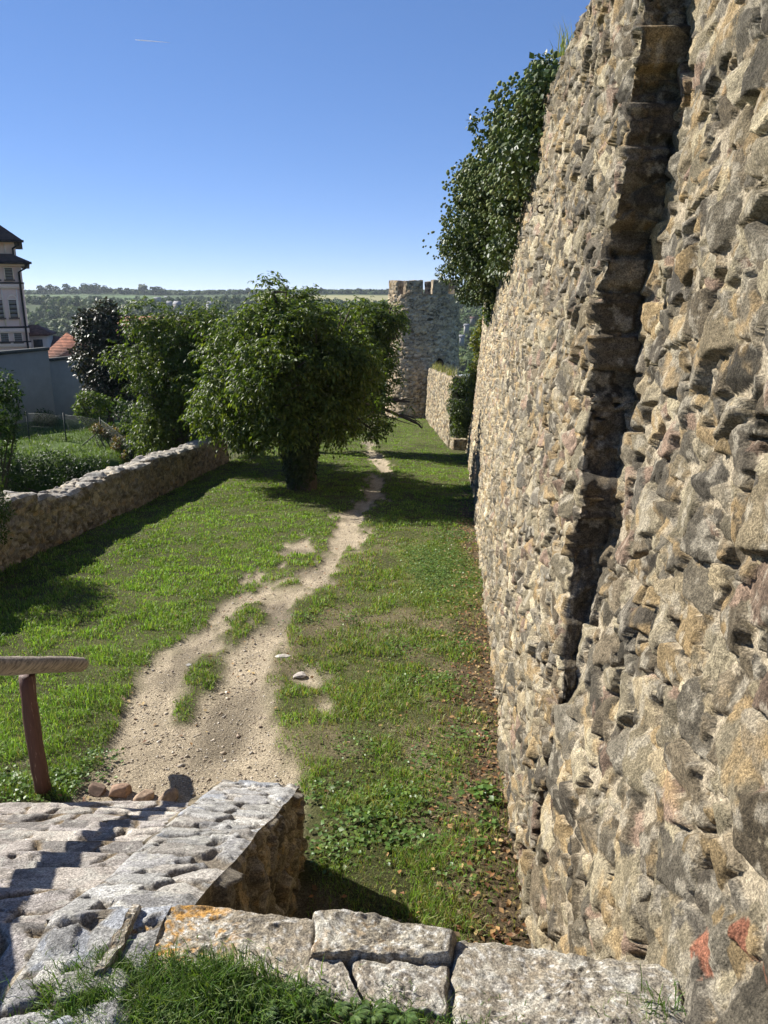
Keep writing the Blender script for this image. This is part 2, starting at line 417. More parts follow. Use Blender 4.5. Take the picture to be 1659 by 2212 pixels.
nt = w.node_tree; nt.nodes.clear()
wo = nt.nodes.new('ShaderNodeOutputWorld'); bg = nt.nodes.new('ShaderNodeBackground'); sky = nt.nodes.new('ShaderNodeTexSky')
sky.sky_type = 'NISHITA'; sky.sun_disc = False; sky.sun_elevation = SUN_EL
sky.sun_rotation = math.atan2(sdir.x, sdir.y)
sky.altitude = 200; sky.air_density = .5; sky.dust_density = 0.0; sky.ozone_density = 3.0
bg.inputs[1].default_value = .126
gm = nt.nodes.new('ShaderNodeGamma'); gm.inputs[1].default_value = .6
hs = nt.nodes.new('ShaderNodeHueSaturation'); hs.inputs['Saturation'].default_value = 1.35
wb = nt.nodes.new('ShaderNodeRGB'); wb.outputs[0].default_value = (1.0, .97, 1.15, 1)
nt.links.new(sky.outputs[0], gm.inputs[0]); nt.links.new(gm.outputs[0], hs.inputs['Color'])
nt.links.new(mul(nt, hs.outputs[0], wb.outputs[0]), bg.inputs[0]); nt.links.new(bg.outputs[0], wo.inputs[0])
vs = sc.view_settings; vs.view_transform = 'Standard'; vs.look = 'None'; vs.exposure = 1.1; vs.gamma = 1
sc.cycles.max_bounces = 6; sc.cycles.diffuse_bounces = 3; sc.cycles.glossy_bounces = 2; sc.cycles.transmission_bounces = 3
sc.cycles.transparent_max_bounces = 8; sc.cycles.volume_bounces = 0
sc.cycles.use_denoising = True
try: sc.cycles.denoising_prefilter = 'ACCURATE'
except Exception: pass
sc.cycles.caustics_reflective = False; sc.cycles.caustics_refractive = False

# ================================================================== terrain out to the horizon
FIELDS = []
def far_z(x, y):
    Y = np.array([-400, 0, 30, 52, 62, 120, 250, 350, 500, 700, 900, 1100, 1400, 1900, 4500.])
    Z = np.array([-6, -8, -8.6, -9.6, -13, -27, -50, -55, -40, -24, -12.5, -6.5, 4.5, 5, 0.])
    r = np.sqrt(np.maximum(y, 0)**2+(x*.35)**2)*np.sign(y+1e-6)
    z = np.interp(r, Y, Z)
    a = x/np.maximum(y, 1)
    z = z+38*sst(.085, .2, a)*sst(250, 480, y)*(1-.6*sst(700, 1300, y))
    z = z+(fbm(x/170., y/170., 3, 4)-.5)*22*sst(200, 500, y)*(1-.75*sst(900, 1200, y))
    return z
def garden_z(x, y):
    z = -7.3-.012*y+.25*(fbm(x*.5, y*.5, 8, 3)-.5)
    bank = sst(28.6, 29.5, y+.5*(vn(x*1.2, y*0+3, 4)-.5))*sst(-9.5, -10.6, x+.5*(vn(x*0+2, y*1.1, 5)-.5))*(1-sst(42, 50, y))
    return z+bank*(1.55-.03*(y-29))
def ground_z(x, y):
    f = far_z(x, y); g = garden_z(x, y)
    k = sst(46, 62, y); z = g*(1-k)+f*k
    under = (x > xl(y)-.1)*(y < 56); z = np.where(under, np.minimum(z, zl(x, y)-1.2), z)
    return z
def axis(a, b, d, g, lim):
    mid = np.arange(a, b, d); up = [b]; s = d
    while up[-1] < lim[1]: s *= g; up.append(up[-1]+s)
    dn = [a-d]; s = d
    while dn[-1] > lim[0]: s *= g; dn.append(dn[-1]-s)
    return np.concatenate([dn[::-1], mid, up])
xs = axis(-26, 8, .4, 1.09, (-3000, 3000)); ys = axis(5, 56, .4, 1.05, (-400, 3200))
X, Y = [a.ravel() for a in np.meshgrid(xs, ys, indexing='ij')]
Z = ground_z(X, Y)
A = X/np.maximum(Y, 1)
n1 = fbm(X*.7, Y*.7, 1, 4)[:, None]; n2 = fbm(X/60, Y/60, 2, 4)[:, None]
gcol = np.array((.075, .115, .028))*(.5+n1)
wood = np.array((.05, .075, .025))*(.6+.8*n2)
c = np.where((Y > 62)[:, None], wood, gcol)
def field_mask(x, y):
    a = x/np.maximum(y, 1); w = .02*(fbm(x/90, y/90, 12, 2)-.5)
    f1 = (a > -.385)&(a < -.205)&(y > 890+400*(a+.3)**2*4)&(y < 1125+w*900)
    f2 = (a > -.52)&(a < -.27)&(y > 1140+w*800)&(y < 1330)
    f3 = (a > -.15)&(a < .03)&(y > 900+w*900)&(y < 1010)
    f4 = (a > -.16)&(a < .03)&(y > 1035)&(y < 1275+w*900)
    return f1, f2, f3, f4
f1, f2, f3, f4 = field_mask(X, Y)
fn = (.8+.4*fbm(X/25, Y/25, 6, 3))[:, None]
c = np.where(f1[:, None], np.array((.19, .22, .075))*fn, c)
rows = (.75+.5*((np.sin(Y*.35+X*.05) > 0)))[:, None]
c = np.where(f2[:, None], np.array((.075, .115, .04))*fn*rows, c)
c = np.where(f3[:, None], np.array((.16, .21, .075))*fn, c)
c = np.where(f4[:, None], np.array((.27, .25, .12))*fn, c)
terr = mesh_np('terrain', np.c_[X, Y, Z], [gridf(len(xs), len(ys))], mat_attr('meadow', .95, .1, .6, (.75, 1.25), .4, 2.0, .1), None, c, True)
tag(terr, 'green valley, garden ground and far hillside with fields', 'terrain', kind='structure')

# ================================================================== lawn with a trodden earth path
def lp(px, py):
    y = 3.5/(-elev(py)-.087); return at(px, py, y)
MAIN = [(960,795,5),(985,812,9),(1010,830,15),(1045,815,11),(1090,792,17),(1125,762,32),(1183,726,22),(1245,672,28),(1299,616,34),(1360,575,36),(1423,540,42),(1521,508,75),(1600,455,165),(1654,433,195),(1720,420,190)]
LEFT = [(1240,640,2),(1262,590,5),(1285,540,9),(1331,470,16),(1400,415,34),(1455,360,50),(1520,330,65),(1600,330,90)]
def track(T):
    o = []
    for py, px, hw in T:
        p = lp(px, py); d = p[1]*CT-p[2]*ST; o.append((p[1], p[0], hw/F*d))
    o = np.array(o)[::-1]; o = o[np.argsort(o[:, 0])]; return o
TM, TL = track(MAIN), track(LEFT)
PATCH = [(lp(650,1470), .34, .5), (lp(700,1530), .25, .25), (lp(60,1640), .55, .22), (lp(250,1600), .3, .2), (lp(560,1240), .5, .9), (lp(660,1180), .5, 1.)]
MED = np.array([(lp(px, py)[1], lp(px, py)[0], w) for px, py, w in ((400,1560,.16),(437,1427,.2),(480,1402,.22),(533,1359,.2),(575,1322,.12))])
MED = MED[np.argsort(MED[:, 0])]
def dirt(x, y):
    nz = .66*(fbm(x*2.6+.5*y, y*.9, 31, 4)-.5)+.46*(fbm(x*8+y, y*3, 33, 4)-.5)
    r = np.full_like(x, -9.)
    for T in (TM, TL):
        hw = np.interp(y, T[:, 0], T[:, 2], right=.05); d = np.abs(x-np.interp(y, T[:, 0], T[:, 1]))
        k = hw-d
        if T is TL: k = np.where(y > T[-1, 0]+.3, -9, k)
        r = np.maximum(r, k)
    r = np.where((y < 4.4), -(np.abs(x+1.95)-1.25), r)
    for p, a, b in PATCH:
        r = np.maximum(r, (1-np.sqrt(((x-p[0])/a)**2+((y-p[1])/b)**2))*min(a, b)*.8-.22)
    md = np.interp(y, MED[:, 0], MED[:, 2], left=-1, right=-1)-np.abs(x-np.interp(y, MED[:, 0], MED[:, 1]))
    r = np.minimum(r, np.where(md > -.1, -md*1.3+.06, 9))
    k = np.clip(y/12, .55, 1.5)
    return sst(-.20, .16, r+nz*k)
def litter(x, y):
    dw = xw(y)-x
    k = .58-.22*sst(7, 14, y)+.38*(1-sst(3.6, 6, y))
    return (1-sst(k*.3, k*1.05, dw+.9*(fbm(x*2, y*1.4, 44, 4)-.5)))*(1-sst(17, 26, y))
CLOV = lp(950, 1225)
def clover(x, y):
    q = ((x-CLOV[0]+.05)/.85)**2+((y-CLOV[1])/2.6)**2
    return (1-sst(.3, 1.3, q+1.1*(fbm(x*1.6, y, 51, 3)-.5)))
def lawn_z(x, y):
    return zl(x, y)+.10*(fbm(x*.5, y*.4, 15, 3)-.5)+.035*(fbm(x*2.2, y*2.2, 16, 3)-.5)-.05*dirt(x, y)
lx = np.arange(-9.2, 6.3, .055)
ly = [1.2]
while ly[-1] < 57: ly.append(ly[-1]+max(.05, .011*ly[-1]))
ly = np.array(ly)
X, Y = [a.ravel() for a in np.meshgrid(lx, ly, indexing='ij')]
D = dirt(X, Y)[:, None]; Lt = litter(X, Y)[:, None]; Cv = clover(X, Y)[:, None]
Zl = lawn_z(X, Y)+(.012*(fbm(X*14, Y*14, 18, 3)-.5))*(1+D[:, 0])
Zl = np.where((X > xl(Y)-.25), Zl, Zl-.0)
b1 = fbm(X*1.1, Y*.9, 20, 4)[:, None]; b2 = fbm(X*7, Y*7, 21, 4)[:, None]
thn = (sst(-.9, .3, X-np.interp(Y, TM[:, 0], TM[:, 1]))*(1-sst(12, 18, Y))*sst(.42, .60, fbm(X*1.7, Y*1.1, 27, 4)))[:, None]
turf = np.array((.085, .088, .034))*(.55+.9*b1); turf = turf*(1-.6*thn)+np.array((.235, .185, .115))*(.6+.7*b2)*.6*thn
earth = np.array((.465, .385, .272))*(.60+.35*b1+.45*b2)
earth = earth*(1-.45*sst(.55, .75, fbm(X*1.3+7, Y*.6, 23, 3))[:, None])
brown = np.array((.115, .082, .05))*(.6+.9*b2)
c = turf*(1-D)+earth*D
c = c*(1-Lt*.9)+brown*Lt*.9
c = c*(1-Cv*.6)+np.array((.17, .20, .035))*Cv*.6
keep = X > xl(Y)-1.2
lawn = mesh_np('lawn', np.c_[X, Y, Zl], [gridf(len(lx), len(ly))], mat_attr('lawn soil', .95, .1, 42, (.6, 1.38), 1.0, 48, .045, speck=85), None, c, True)
tag(lawn, 'sloping green lawn between the stone walls with a trodden earth path', 'lawn', kind='structure')

# ---- grass blades
def scatter(n, ylo, yhi, p):
    u = rng.random(n); e = 1-p
    y = (ylo**e+u*(yhi**e-ylo**e))**(1/e)
    x0 = np.maximum(xl(y)-.0, -.62*(y+1.2)-.6); x1 = xw(y)-.02
    x1 = np.where(y > 31, 2.75, x1)
    x = x0+rng.random(n)*(x1-x0)
    wgt = (x1-x0)/9.5
    m = rng.random(n) < wgt
    return x[m], y[m]
gx, gy = scatter(640000, 2.4, 52, 1.55)
dd = dirt(gx, gy); ll = litter(gx, gy); cc = clover(gx, gy)
clump = fbm(gx*3.2, gy*3.2, 61, 3); big = fbm(gx*.8, gy*.6, 62, 3)
prob = (1-sst(.12, .62, dd))*(.30+1.05*sst(.33, .62, clump))*(1-.82*ll)*(1-.5*cc)
thin = sst(-1.2, .2, gx-np.interp(gy, TM[:, 0], TM[:, 1]))*(1-sst(13, 18, gy))
prob = prob*(1-.22*thin)*(1-.45*thin*sst(.42, .60, fbm(gx*1.7, gy*1.1, 27, 4)))
on_stairs = (gx < -.5)&(gx > -9)&(gy < 5.42)
prob = np.where(on_stairs, 0, prob)
m = rng.random(len(gx)) < prob
gx, gy, dd, clump, big, ll, thin, cc = [a[m] for a in (gx, gy, dd, clump, big, ll, thin, cc)]
gz = lawn_z(gx, gy)-.005
n = len(gx)
Lg = (.035+.085*sst(.4, .7, clump)*rng.random(n)+.02*rng.random(n))*(1-.45*sst(.02, .5, dd))*(1+.5*(rng.random(n) > .985))*(1-.3*sst(9, 20, gy))
Wg = (.0035+.0025*rng.random(n))*np.clip(gy/5.2, .9, 4.2)
pal = np.array([(.075,.135,.022),(.055,.115,.018),(.10,.155,.03),(.065,.10,.022),(.12,.16,.04)])
gc = pal[rng.integers(0, 5, n)]*np.array((2.1, 2.0, 1.75))*(.42+1.1*rng.random((n, 1)))*(.65+.7*big)[:, None]
dry = (rng.random(n) < .06+.22*thin+.25*ll)[:, None]
gc = np.where(dry, np.array((.30, .25, .11))*(.6+.6*rng.random((n, 1))), gc)
gc = gc*(1-.55*cc[:, None])+np.array((.17, .21, .03))*(.55*cc)[:, None]
farf = sst(12, 30, gy)[:, None]
gc = gc*(1-.4*farf)+np.array((.17, .25, .045))*.4*farf
g = blades('grass', np.c_[gx, gy, gz], Lg, Wg, gc, mat_leaf('grass blade', .5, .3, .35, (1.25, 1.4, .5)), .75)
tag(g, 'short green grass growing on the lawn', 'grass', kind='stuff')

# ---- broad-leaved weeds and clover
def weeds():
    Ps = []; sz = []; cl = []
    cen = []
    for px, py, r_, n_, L_ in ((790,1790,.32,260,.032),(860,1740,.35,260,.03),(1045,1720,.16,110,.04),(700,1720,.25,120,.028),(900,1830,.25,160,.03),(1030,1830,.14,60,.03),(1000,1600,.3,160,.028),(950,1480,.3,180,.03),(880,1480,.3,140,.026),(860,1400,.35,160,.03),(1000,1400,.3,130,.028),(770,1620,.3,140,.024),(930,1660,.3,160,.026),(1050,1780,.1,40,.035),(150,1690,.25,200,.026),(215,1640,.2,130,.024),(30,1700,.3,220,.026),(760,1340,.3,100,.026),(980,1160,.6,300,.035),(660,1340,.3,80,.026),(1000,1900,.2,60,.026),(700,1850,.2,120,.028)):
        cen.append((lp(px, py), r_, n_, L_))
    for c0, r_, n_, L_ in cen:
        q = rng.normal(size=(n_, 2))*r_*.55; x = c0[0]+q[:, 0]; y = c0[1]+q[:, 1]
        z = lawn_z(x, y)+.015+.08*rng.random(n_)*np.exp(-(q**2).sum(1)/(r_*r_*.4))
        Ps.append(np.c_[x, y, z]); sz.append(np.full(n_, L_)*(.6+.8*rng.random(n_)))
    n_ = 9000; x = CLOV[0]+rng.normal(size=n_)*.5; y = CLOV[1]+rng.normal(size=n_)*1.5
    k = rng.random(n_) < clover(x, y); x, y = x[k], y[k]
    Ps.append(np.c_[x, y, lawn_z(x, y)+.03*rng.random(len(x))+.01]); sz.append(.026*(.6+.8*rng.random(len(x)))*np.ones(len(x)))
    P = np.vstack(Ps); L = np.concatenate(sz)*1.35; k = P[:, 0] < xw(P[:, 1])-.03; P, L = P[k], L[k]; n = len(P)
    az = rng.random(n)*6.283; d = unit(np.c_[np.cos(az), np.sin(az), -.1+.5*rng.random(n)])
    nn = unit(np.array((0, 0, 1.))+rng.normal(size=(n, 3))*.35); nn = unit(nn-d*(nn*d).sum(1, keepdims=True))
    V, f = leaf_arrays(P, d, nn, L, L*.75, .08)
    cl = leaf_cols(n, [(.085,.16,.03),(.11,.18,.035),(.07,.13,.025),(.14,.2,.04)], .35)
    o = mesh_np('weeds', V, [f], mat_leaf('weed leaf', .45, .35, .3), None, cl)
    tag(o, 'low broad-leaved weeds and clover among the grass', 'weeds', kind='stuff')
weeds()
# ---- fallen leaves
n = 2600
y = 2.6+17*rng.random(n)**1.4; x = xw(y)-np.abs(rng.normal(size=n))*.38-.03
k = int(n*.12); x[:k] = -3+4*rng.random(k); y[:k] = 3+12*rng.random(k)
k = (x > -.5)|(y > 5.4); x, y = x[k], y[k]; n = len(x)
az = rng.random(n)*6.283; d = unit(np.c_[np.cos(az), np.sin(az), .25*rng.normal(size=n)])
nn = unit(np.array((0, 0, 1.))+rng.normal(size=(n, 3))*.35); nn = unit(nn-d*(nn*d).sum(1, keepdims=True))
L = (.03+.035*rng.random(n)); V, f = leaf_arrays(np.c_[x, y, lawn_z(x, y)+.012+.02*rng.random(n)], d, nn, L, L*.6, .15)
o = mesh_np('fallen_leaves', V, [f], mat_leaf('dry leaf', .7, .2, .15, (1, 1, 1)), None, leaf_cols(n, [(.25,.12,.05),(.32,.19,.08),(.18,.09,.045),(.38,.27,.12),(.22,.15,.09)], .35))
tag(o, 'dry brown leaves fallen along the foot of the tall wall', 'leaves', kind='stuff')
# ---- pebbles
def pebble_mesh(n, P, S, col):
    base = np.array([(1,0,0),(-1,0,0),(0,1,0),(0,-1,0),(0,0,1),(0,0,-1)], float)
    tri = np.array([(0,2,4),(2,1,4),(1,3,4),(3,0,4),(2,0,5),(1,2,5),(3,1,5),(0,3,5)])
    V = base[None]*(.6+.8*rng.random((n, 6, 1)))+rng.normal(size=(n, 6, 3))*.22
    V = V*S[:, None, None]*(np.array((1, .8, .5))*(.7+.6*rng.random((n, 1, 3))))
    az = rng.random(n)*6.283; ca, sa = np.cos(az)[:, None], np.sin(az)[:, None]
    V = np.stack([V[..., 0]*ca-V[..., 1]*sa, V[..., 0]*sa+V[..., 1]*ca, V[..., 2]], -1)+P[:, None]
    f = (tri[None]+np.arange(n)[:, None, None]*6).reshape(-1, 3)
    return V.reshape(-1, 3), f, np.repeat(col, 6, 0)
n = 30000
y = 4.4+13*rng.random(n)**2; x = np.interp(y, TM[:, 0], TM[:, 1])+rng.normal(size=n)*1.0
k = (rng.random(n) < dirt(x, y)*1.1-.1)&((y > 5.35)|(x > -.9)); x, y = x[k], y[k]; n = len(x)
S = .004+.011*rng.random(n)**3+.018*(rng.random(n) > .985)
V, f, cl = pebble_mesh(n, np.c_[x, y, lawn_z(x, y)+S*.2], S, np.array([(.36,.29,.21),(.42,.36,.28),(.28,.22,.17),(.5,.45,.38)])[rng.integers(0, 4, n)]*(.7+.5*rng.random((n, 1))))
o = mesh_np('pebbles', V, [f], mat_attr('pebble', .9, .2, 80, (.8, 1.2), 0), None, cl)
tag(o, 'small pebbles and grit lying on the earth path', 'pebbles', kind='stuff')

# loose rocks at the foot of the stairs
def rock(name, p, s, label, col, seed, grp):
    import bmesh
    bm = bmesh.new(); bmesh.ops.create_icosphere(bm, subdivisions=4, radius=1)
    V = np.array([v.co[:] for v in bm.verts]); f = np.array([[v.index for v in q.verts] for q in bm.faces]); bm.free()
    for k in range(9):
        nrm = unit(np.random.default_rng(seed*10+k).normal(size=3)); d = .55+.3*h2(seed, k, 3)
        ov = np.maximum(V@nrm-d, 0); V = V-ov[:, None]*nrm
    V = V*(1+.10*(vn3(V*3+seed, seed)-.5)+.06*(vn3(V*9+seed, seed)-.5))[:, None]
    V = V*np.array(s); o = mesh_np(name, V, [f], mat_attr('loose rock', .9, .2, 35, (.6, 1.3), .5, 60, .01), None, np.tile(col, (len(V), 1))*(.7+.6*vn3(V*25, 9))[:, None])
    o.location = tuple(p); o.rotation_euler = (0, 0, seed*.8); tag(o, label, 'rock', grp)
for k, (px, py, s, lab, col) in enumerate(((208,1698,(.10,.07,.055),'dark brown rock among grass beside the wooden rail post',(.16,.11,.08)),
        (260,1704,(.12,.08,.075),'red-brown rock with a flat lit top, second from the rail post',(.30,.20,.14)),
        (312,1711,(.10,.075,.07),'pointed tan rock in the row at the stair foot',(.36,.26,.18)),
        (363,1716,(.115,.08,.075),'brown split rock beside a tuft of grass near the cheek wall',(.27,.20,.14)),
        (408,1437,(.045,.03,.025),'small grey stone lying alone on the left path track',(.36,.34,.31)),
        (612,1420,(.11,.05,.025),'flat pale stone at the grassy edge of the path',(.5,.46,.40)),
        (648,1458,(.10,.06,.03),'pale stone sunk in a bare patch of the lawn',(.48,.43,.38)))):
    p = lp(px, py); p[2] = lawn_z(p[:1], p[1:2])[0]+s[2]*.3
    rock('rock', p, s, lab, col, k+3, 'loose rocks on the earth')

# ================================================================== the rampart
def wallpt(px, py, off=0.):
    e = elev(py); y = (.83+off)/((px-CX)/F*(CT-e*ST)-.1005-.08*e); return y, y*e
BR = [(*wallpt(1466, 2035, .03), .075, .055), (*wallpt(1527, 2022, .03), .05, .05), (*wallpt(1563, 2062, .03), .05, .04), (*wallpt(1612, 2010, .03), .05, .05), (*wallpt(1610, 1890, .03), .05, .06), (*wallpt(1472,2080,.03),.02,.03)]
def plane_x(y, z): return .83+.1005*y+.08*z
def yc(z): return np.interp(z, [-4.2, -2.3, -.33, 1.9, 2.7], [4.0, 4.16, 4.70, 4.90, 4.95])
def rec(z): return np.interp(z, [-4.2, -2.45, -2.2, -1.75, -1.19, -.57, 1.6, 2.8], [.0, .03, .085, .165, .225, .255, .27, .275])
def quoin(z):
    w_ = z+.06*(vn(z*6, z*0+4, 9)-.5); i = np.floor(w_/.21); f = w_/.21-i
    a = h2(i, i*0, 5); b = h2(i+1, i*0, 5); return (.09+.11*sst(-.4, .6, z))*(a+(b-a)*sst(.86, 1, f)-.5)+.12*(fbm(z*7, z*0+2, 6, 3)-.5)
n0 = unit(np.array((-1, .1005, .08)))
YEND = 30.2
fy = [0.]
while fy[-1] < 1: # far columns, in metres past the corner
    break
yy = [4.4]
while yy[-1] < YEND: yy.append(yy[-1]+min(.08, max(.0105, .00036*yy[-1]**2)))
far_off = np.array(yy)-4.4
ncol_near, ncol_side = 470, 26
NV = 780
def wall_base(z):
    return z
def rampart():
    root = thing('rampart_wall', (1.2, 4, -4), 'tall leaning rampart of rough tan rubble stone beside the lawn', 'wall')
    t = np.linspace(0, 1, NV)
    # --- recessed face (near)
    s = np.linspace(0, 1, ncol_near)
    S, T = np.meshgrid(s, t, indexing='ij'); S = S.ravel(); T = T.ravel()
    z = -4.15+T*(2.75+4.15)
    ycz = yc(z)+quoin(z)
    y = .45+S*(ycz-.45); u = y
    P = np.c_[plane_x(y, z)+rec(z), y, z]
    H, col = rubble(u, z*.985, 11, .30, .19, .040, keep=.92, holes=.8, tilt=.46, bricks=BR)
    H = .85*H+.15*blur(H, ncol_near, NV); H = H+.07*(fbm(u*.8, z*.8, 12, 2)-.5)
    P = P+n0*H[:, None]
    mesh_np('recessed_face', P, [gridf(ncol_near, NV)], M_STONE(), root, col)
    # --- side of the projecting part, then its long face
    ts = np.linspace(0, 1, ncol_side)
    S, T = np.meshgrid(ts, t, indexing='ij'); S = S.ravel(); T = T.ravel()
    z = -4.15+T*(2.47+4.15)
    ycz = yc(z)+quoin(z)
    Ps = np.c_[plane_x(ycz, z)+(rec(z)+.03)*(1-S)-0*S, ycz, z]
    Hs, cs = rubble(S*.34+3, z, 23, .34, .21, .06, pal=PAL_SHADE, keep=.9, holes=.3, tilt=.3, mortar=(.19, .165, .125))  # stone and mortar colours darkened to deepen the shade on this side face
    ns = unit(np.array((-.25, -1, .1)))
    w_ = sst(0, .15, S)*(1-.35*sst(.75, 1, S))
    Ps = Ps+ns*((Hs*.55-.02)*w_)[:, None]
    S2, T2 = np.meshgrid(far_off[1:], t, indexing='ij'); sh = S2.shape; S2 = S2.ravel(); T2 = T2.ravel()
    # rows run from the sloping ground to the top
    k = sst(0, 6, S2)
    yb = 4.4+S2
    zb = np.where(k < 1, -4.15, -4.15)*(1-k)+(zl(0, yb)-.25)*k
    ztop = 2.47+.12*(fbm(yb*.9, yb*0, 71, 3)-.5)*2*sst(.0, 1, S2)-.5*sst(20, 25, S2)
    z2 = zb+T2*(ztop-zb)
    yc2 = yc(z2)+quoin(z2)*(1-sst(0, .5, S2))
    y2 = yc2*(1-sst(0, 3, S2))+4.4*sst(0, 3, S2)+S2
    P2 = np.c_[plane_x(y2, z2), y2, z2]
    H2, c2 = rubble(y2+.6, z2*.985, 11, .24, .17, .052, keep=.84, holes=.9, tilt=.40)
    lowp = sst(.0, 1.4, S2)
    H2 = H2+.12*(fbm(y2*.5, z2*.6, 13, 3)-.5)
    pale = (.9+.35*fbm(y2*.35, z2*.5, 14, 3))*(1+.12*sst(5, 12, S2))
    c2 = c2*pale[:, None]
    stain = sst(.9, 0, (ztop-z2))*.5*(fbm(y2*2, z2*.5, 15, 3))
    c2 = c2*(1-stain[:, None])
    P2 = P2+n0*H2[:, None]
    # join: let the last side column lie on the first face column's line
    Pj = np.vstack([Ps, P2]); cj = np.vstack([cs, c2])
    ncf = ncol_side+len(far_off)-1
    # top and far return
    cap = P2.reshape(sh[0], NV, 3)[:, -1]; cap2 = cap+np.array((1.3, 0, 0)); cap2[:, 2] += .05*(fbm(cap[:, 1]*2, cap[:, 1]*0, 3, 3)-.5)
    endc = P2.reshape(sh[0], NV, 3)[-1]; end2 = endc+np.array((1.3, .05, 0))
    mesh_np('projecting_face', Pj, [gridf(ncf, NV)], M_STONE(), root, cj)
    mb = MB()
    na = len(cap); mb.add(np.vstack([cap, cap2]), [np.stack([np.arange(na-1), np.arange(na-1)+1, np.arange(na-1)+1+na, np.arange(na-1)+na], 1)[:, ::-1]], np.array((.24, .21, .17)))
    nb = len(endc); mb.add(np.vstack([endc, end2]), [np.stack([np.arange(nb-1), np.arange(nb-1)+1, np.arange(nb-1)+1+nb, np.arange(nb-1)+nb], 1)], np.array((.3, .26, .2)))
    # solid heart of the wall behind the faces
    def q(y, z, d): return (plane_x(y, z)+d, y, z)
    V = [q(.4, -7.5, .5), q(YEND-.1, -7.5, .3), q(YEND-.1, -7.5, 1.6), q(.4, -7.5, 1.9), q(.4, 2.4, .5), q(YEND-.1, 1.9, .3), q(YEND-.1, 1.9, 1.3), q(.4, 2.4, 1.6)]
    mb.add(V, [[(3,2,1,0),(4,5,6,7),(0,1,5,4),(1,2,6,5),(2,3,7,6),(3,0,4,7)]], np.array((.25, .22, .18)))
    mb.build('core', M_STONE(), root)
    # iron hook
    p = at(1203, 447, 9.0); p[0] = plane_x(9.0, p[2])
    mh = MB(); a = np.linspace(0, 4.6, 14)
    hk = np.c_[p[0]-.09-.04*np.sin(a), p[1]+0*a, p[2]+.04*np.cos(a)-.02]
    mh.tube(np.vstack([[p[0]+.1, p[1], p[2]+.04], hk]), .009, 6, np.array((.05, .03, .02)))
    mh.build('hook', mat_attr('rusted iron', .8, .3, 30, (.7, 1.3), 0), root)
    # sloping toe at the far end of the wall
    y0, y1 = 30.0, 33.6
    za, zb_ = zl(0, y0)-.3, zl(0, y1)-.3
    b_ = [(3.33, y0, za), (4.6, y0, za), (4.6, y1, zb_), (3.55, y1, zb_)]
    t_ = [(3.55, y0, za+2.3), (4.6, y0, za+2.5), (4.6, y1, zb_+.5), (3.75, y1, zb_+.5)]
    rubble_block('toe_buttress', b_, t_, .05, M_STONE_FAR(), root, dict(su=.34, sv=.18, relief=.06), None, 91, .04)
    b_ = [(2.95, 32.2, zl(0, 32)-.3), (3.5, 32.0, zl(0, 32)-.3), (3.5, 33.4, zl(0, 33.4)-.3), (2.9, 33.4, zl(0, 33.4)-.3)]
    t_ = [(x_, y_, z_+.75) for x_, y_, z_ in b_]
    o = rubble_block('low_sill_wall', b_, t_, .05, M_STONE_FAR(), None, dict(su=.3, sv=.15, relief=.04), None, 95, .03)
    tag(o, 'knee-high stub of stone wall at the far foot of the rampart', 'wall')
rampart()

# ================================================================== stairs, cheek wall, parapet
PAV = dict(su=.30, sv=.21, relief=.022, pal=PAL_GREY, mortar=(.36, .30, .22), keep=.9, holes=.15, tilt=.06, flat=True, jit=.28)
PAVW = dict(PAV, pal=[(.40,.355,.31),(.33,.295,.265),(.46,.415,.36),(.29,.265,.24),(.37,.335,.31)], mortar=(.225, .17, .105), su=.30, sv=.22)
SIDE = dict(su=.22, sv=.42, relief=.05, pal=PAL_BROWN, mortar=(.24, .20, .14), keep=.8, holes=.7, tilt=.25)
def stairs():
    root = thing('stone_stairs', (-2.3, 5.3, -3.95), 'rough stone stairs climbing from the earth path beside the handrail', 'stairs')
    rise, run, n = .205, .345, 9
    y0, z0 = 5.34, -3.95
    for k in range(n):
        yf, zt = y0-k*run, z0+(k+1)*rise-.10
        yb_ = yf-run-.02
        x0, x1 = -4.3, -1.13
        b = [(x0, yb_, zt-.6), (x1, yb_, zt-.6), (x1, yf, zt-.6), (x0, yf, zt-.6)]
        t = [(x0, yb_, zt+.02), (x1, yb_, zt+.02), (x1, yf, zt-.085), (x0, yf, zt-.085)]
        rubble_block('step', b, t, .014, M_STONE(), root, dict(PAVW, sv=.22), PAVW, 300+k*11, .016)
    b = [(-4.3, -.6, -2.8), (-1.13, -.6, -2.8), (-1.13, 2.25, -2.8), (-4.3, 2.25, -2.8)]
    t = [(-4.3, -.6, -2.04), (-1.13, -.6, -2.04), (-1.13, 2.25, -2.17), (-4.3, 2.25, -2.17)]
    rubble_block('landing', b, t, .014, M_STONE(), root, PAVW, dict(PAVW, sv=.26), 477, .016)
stairs()
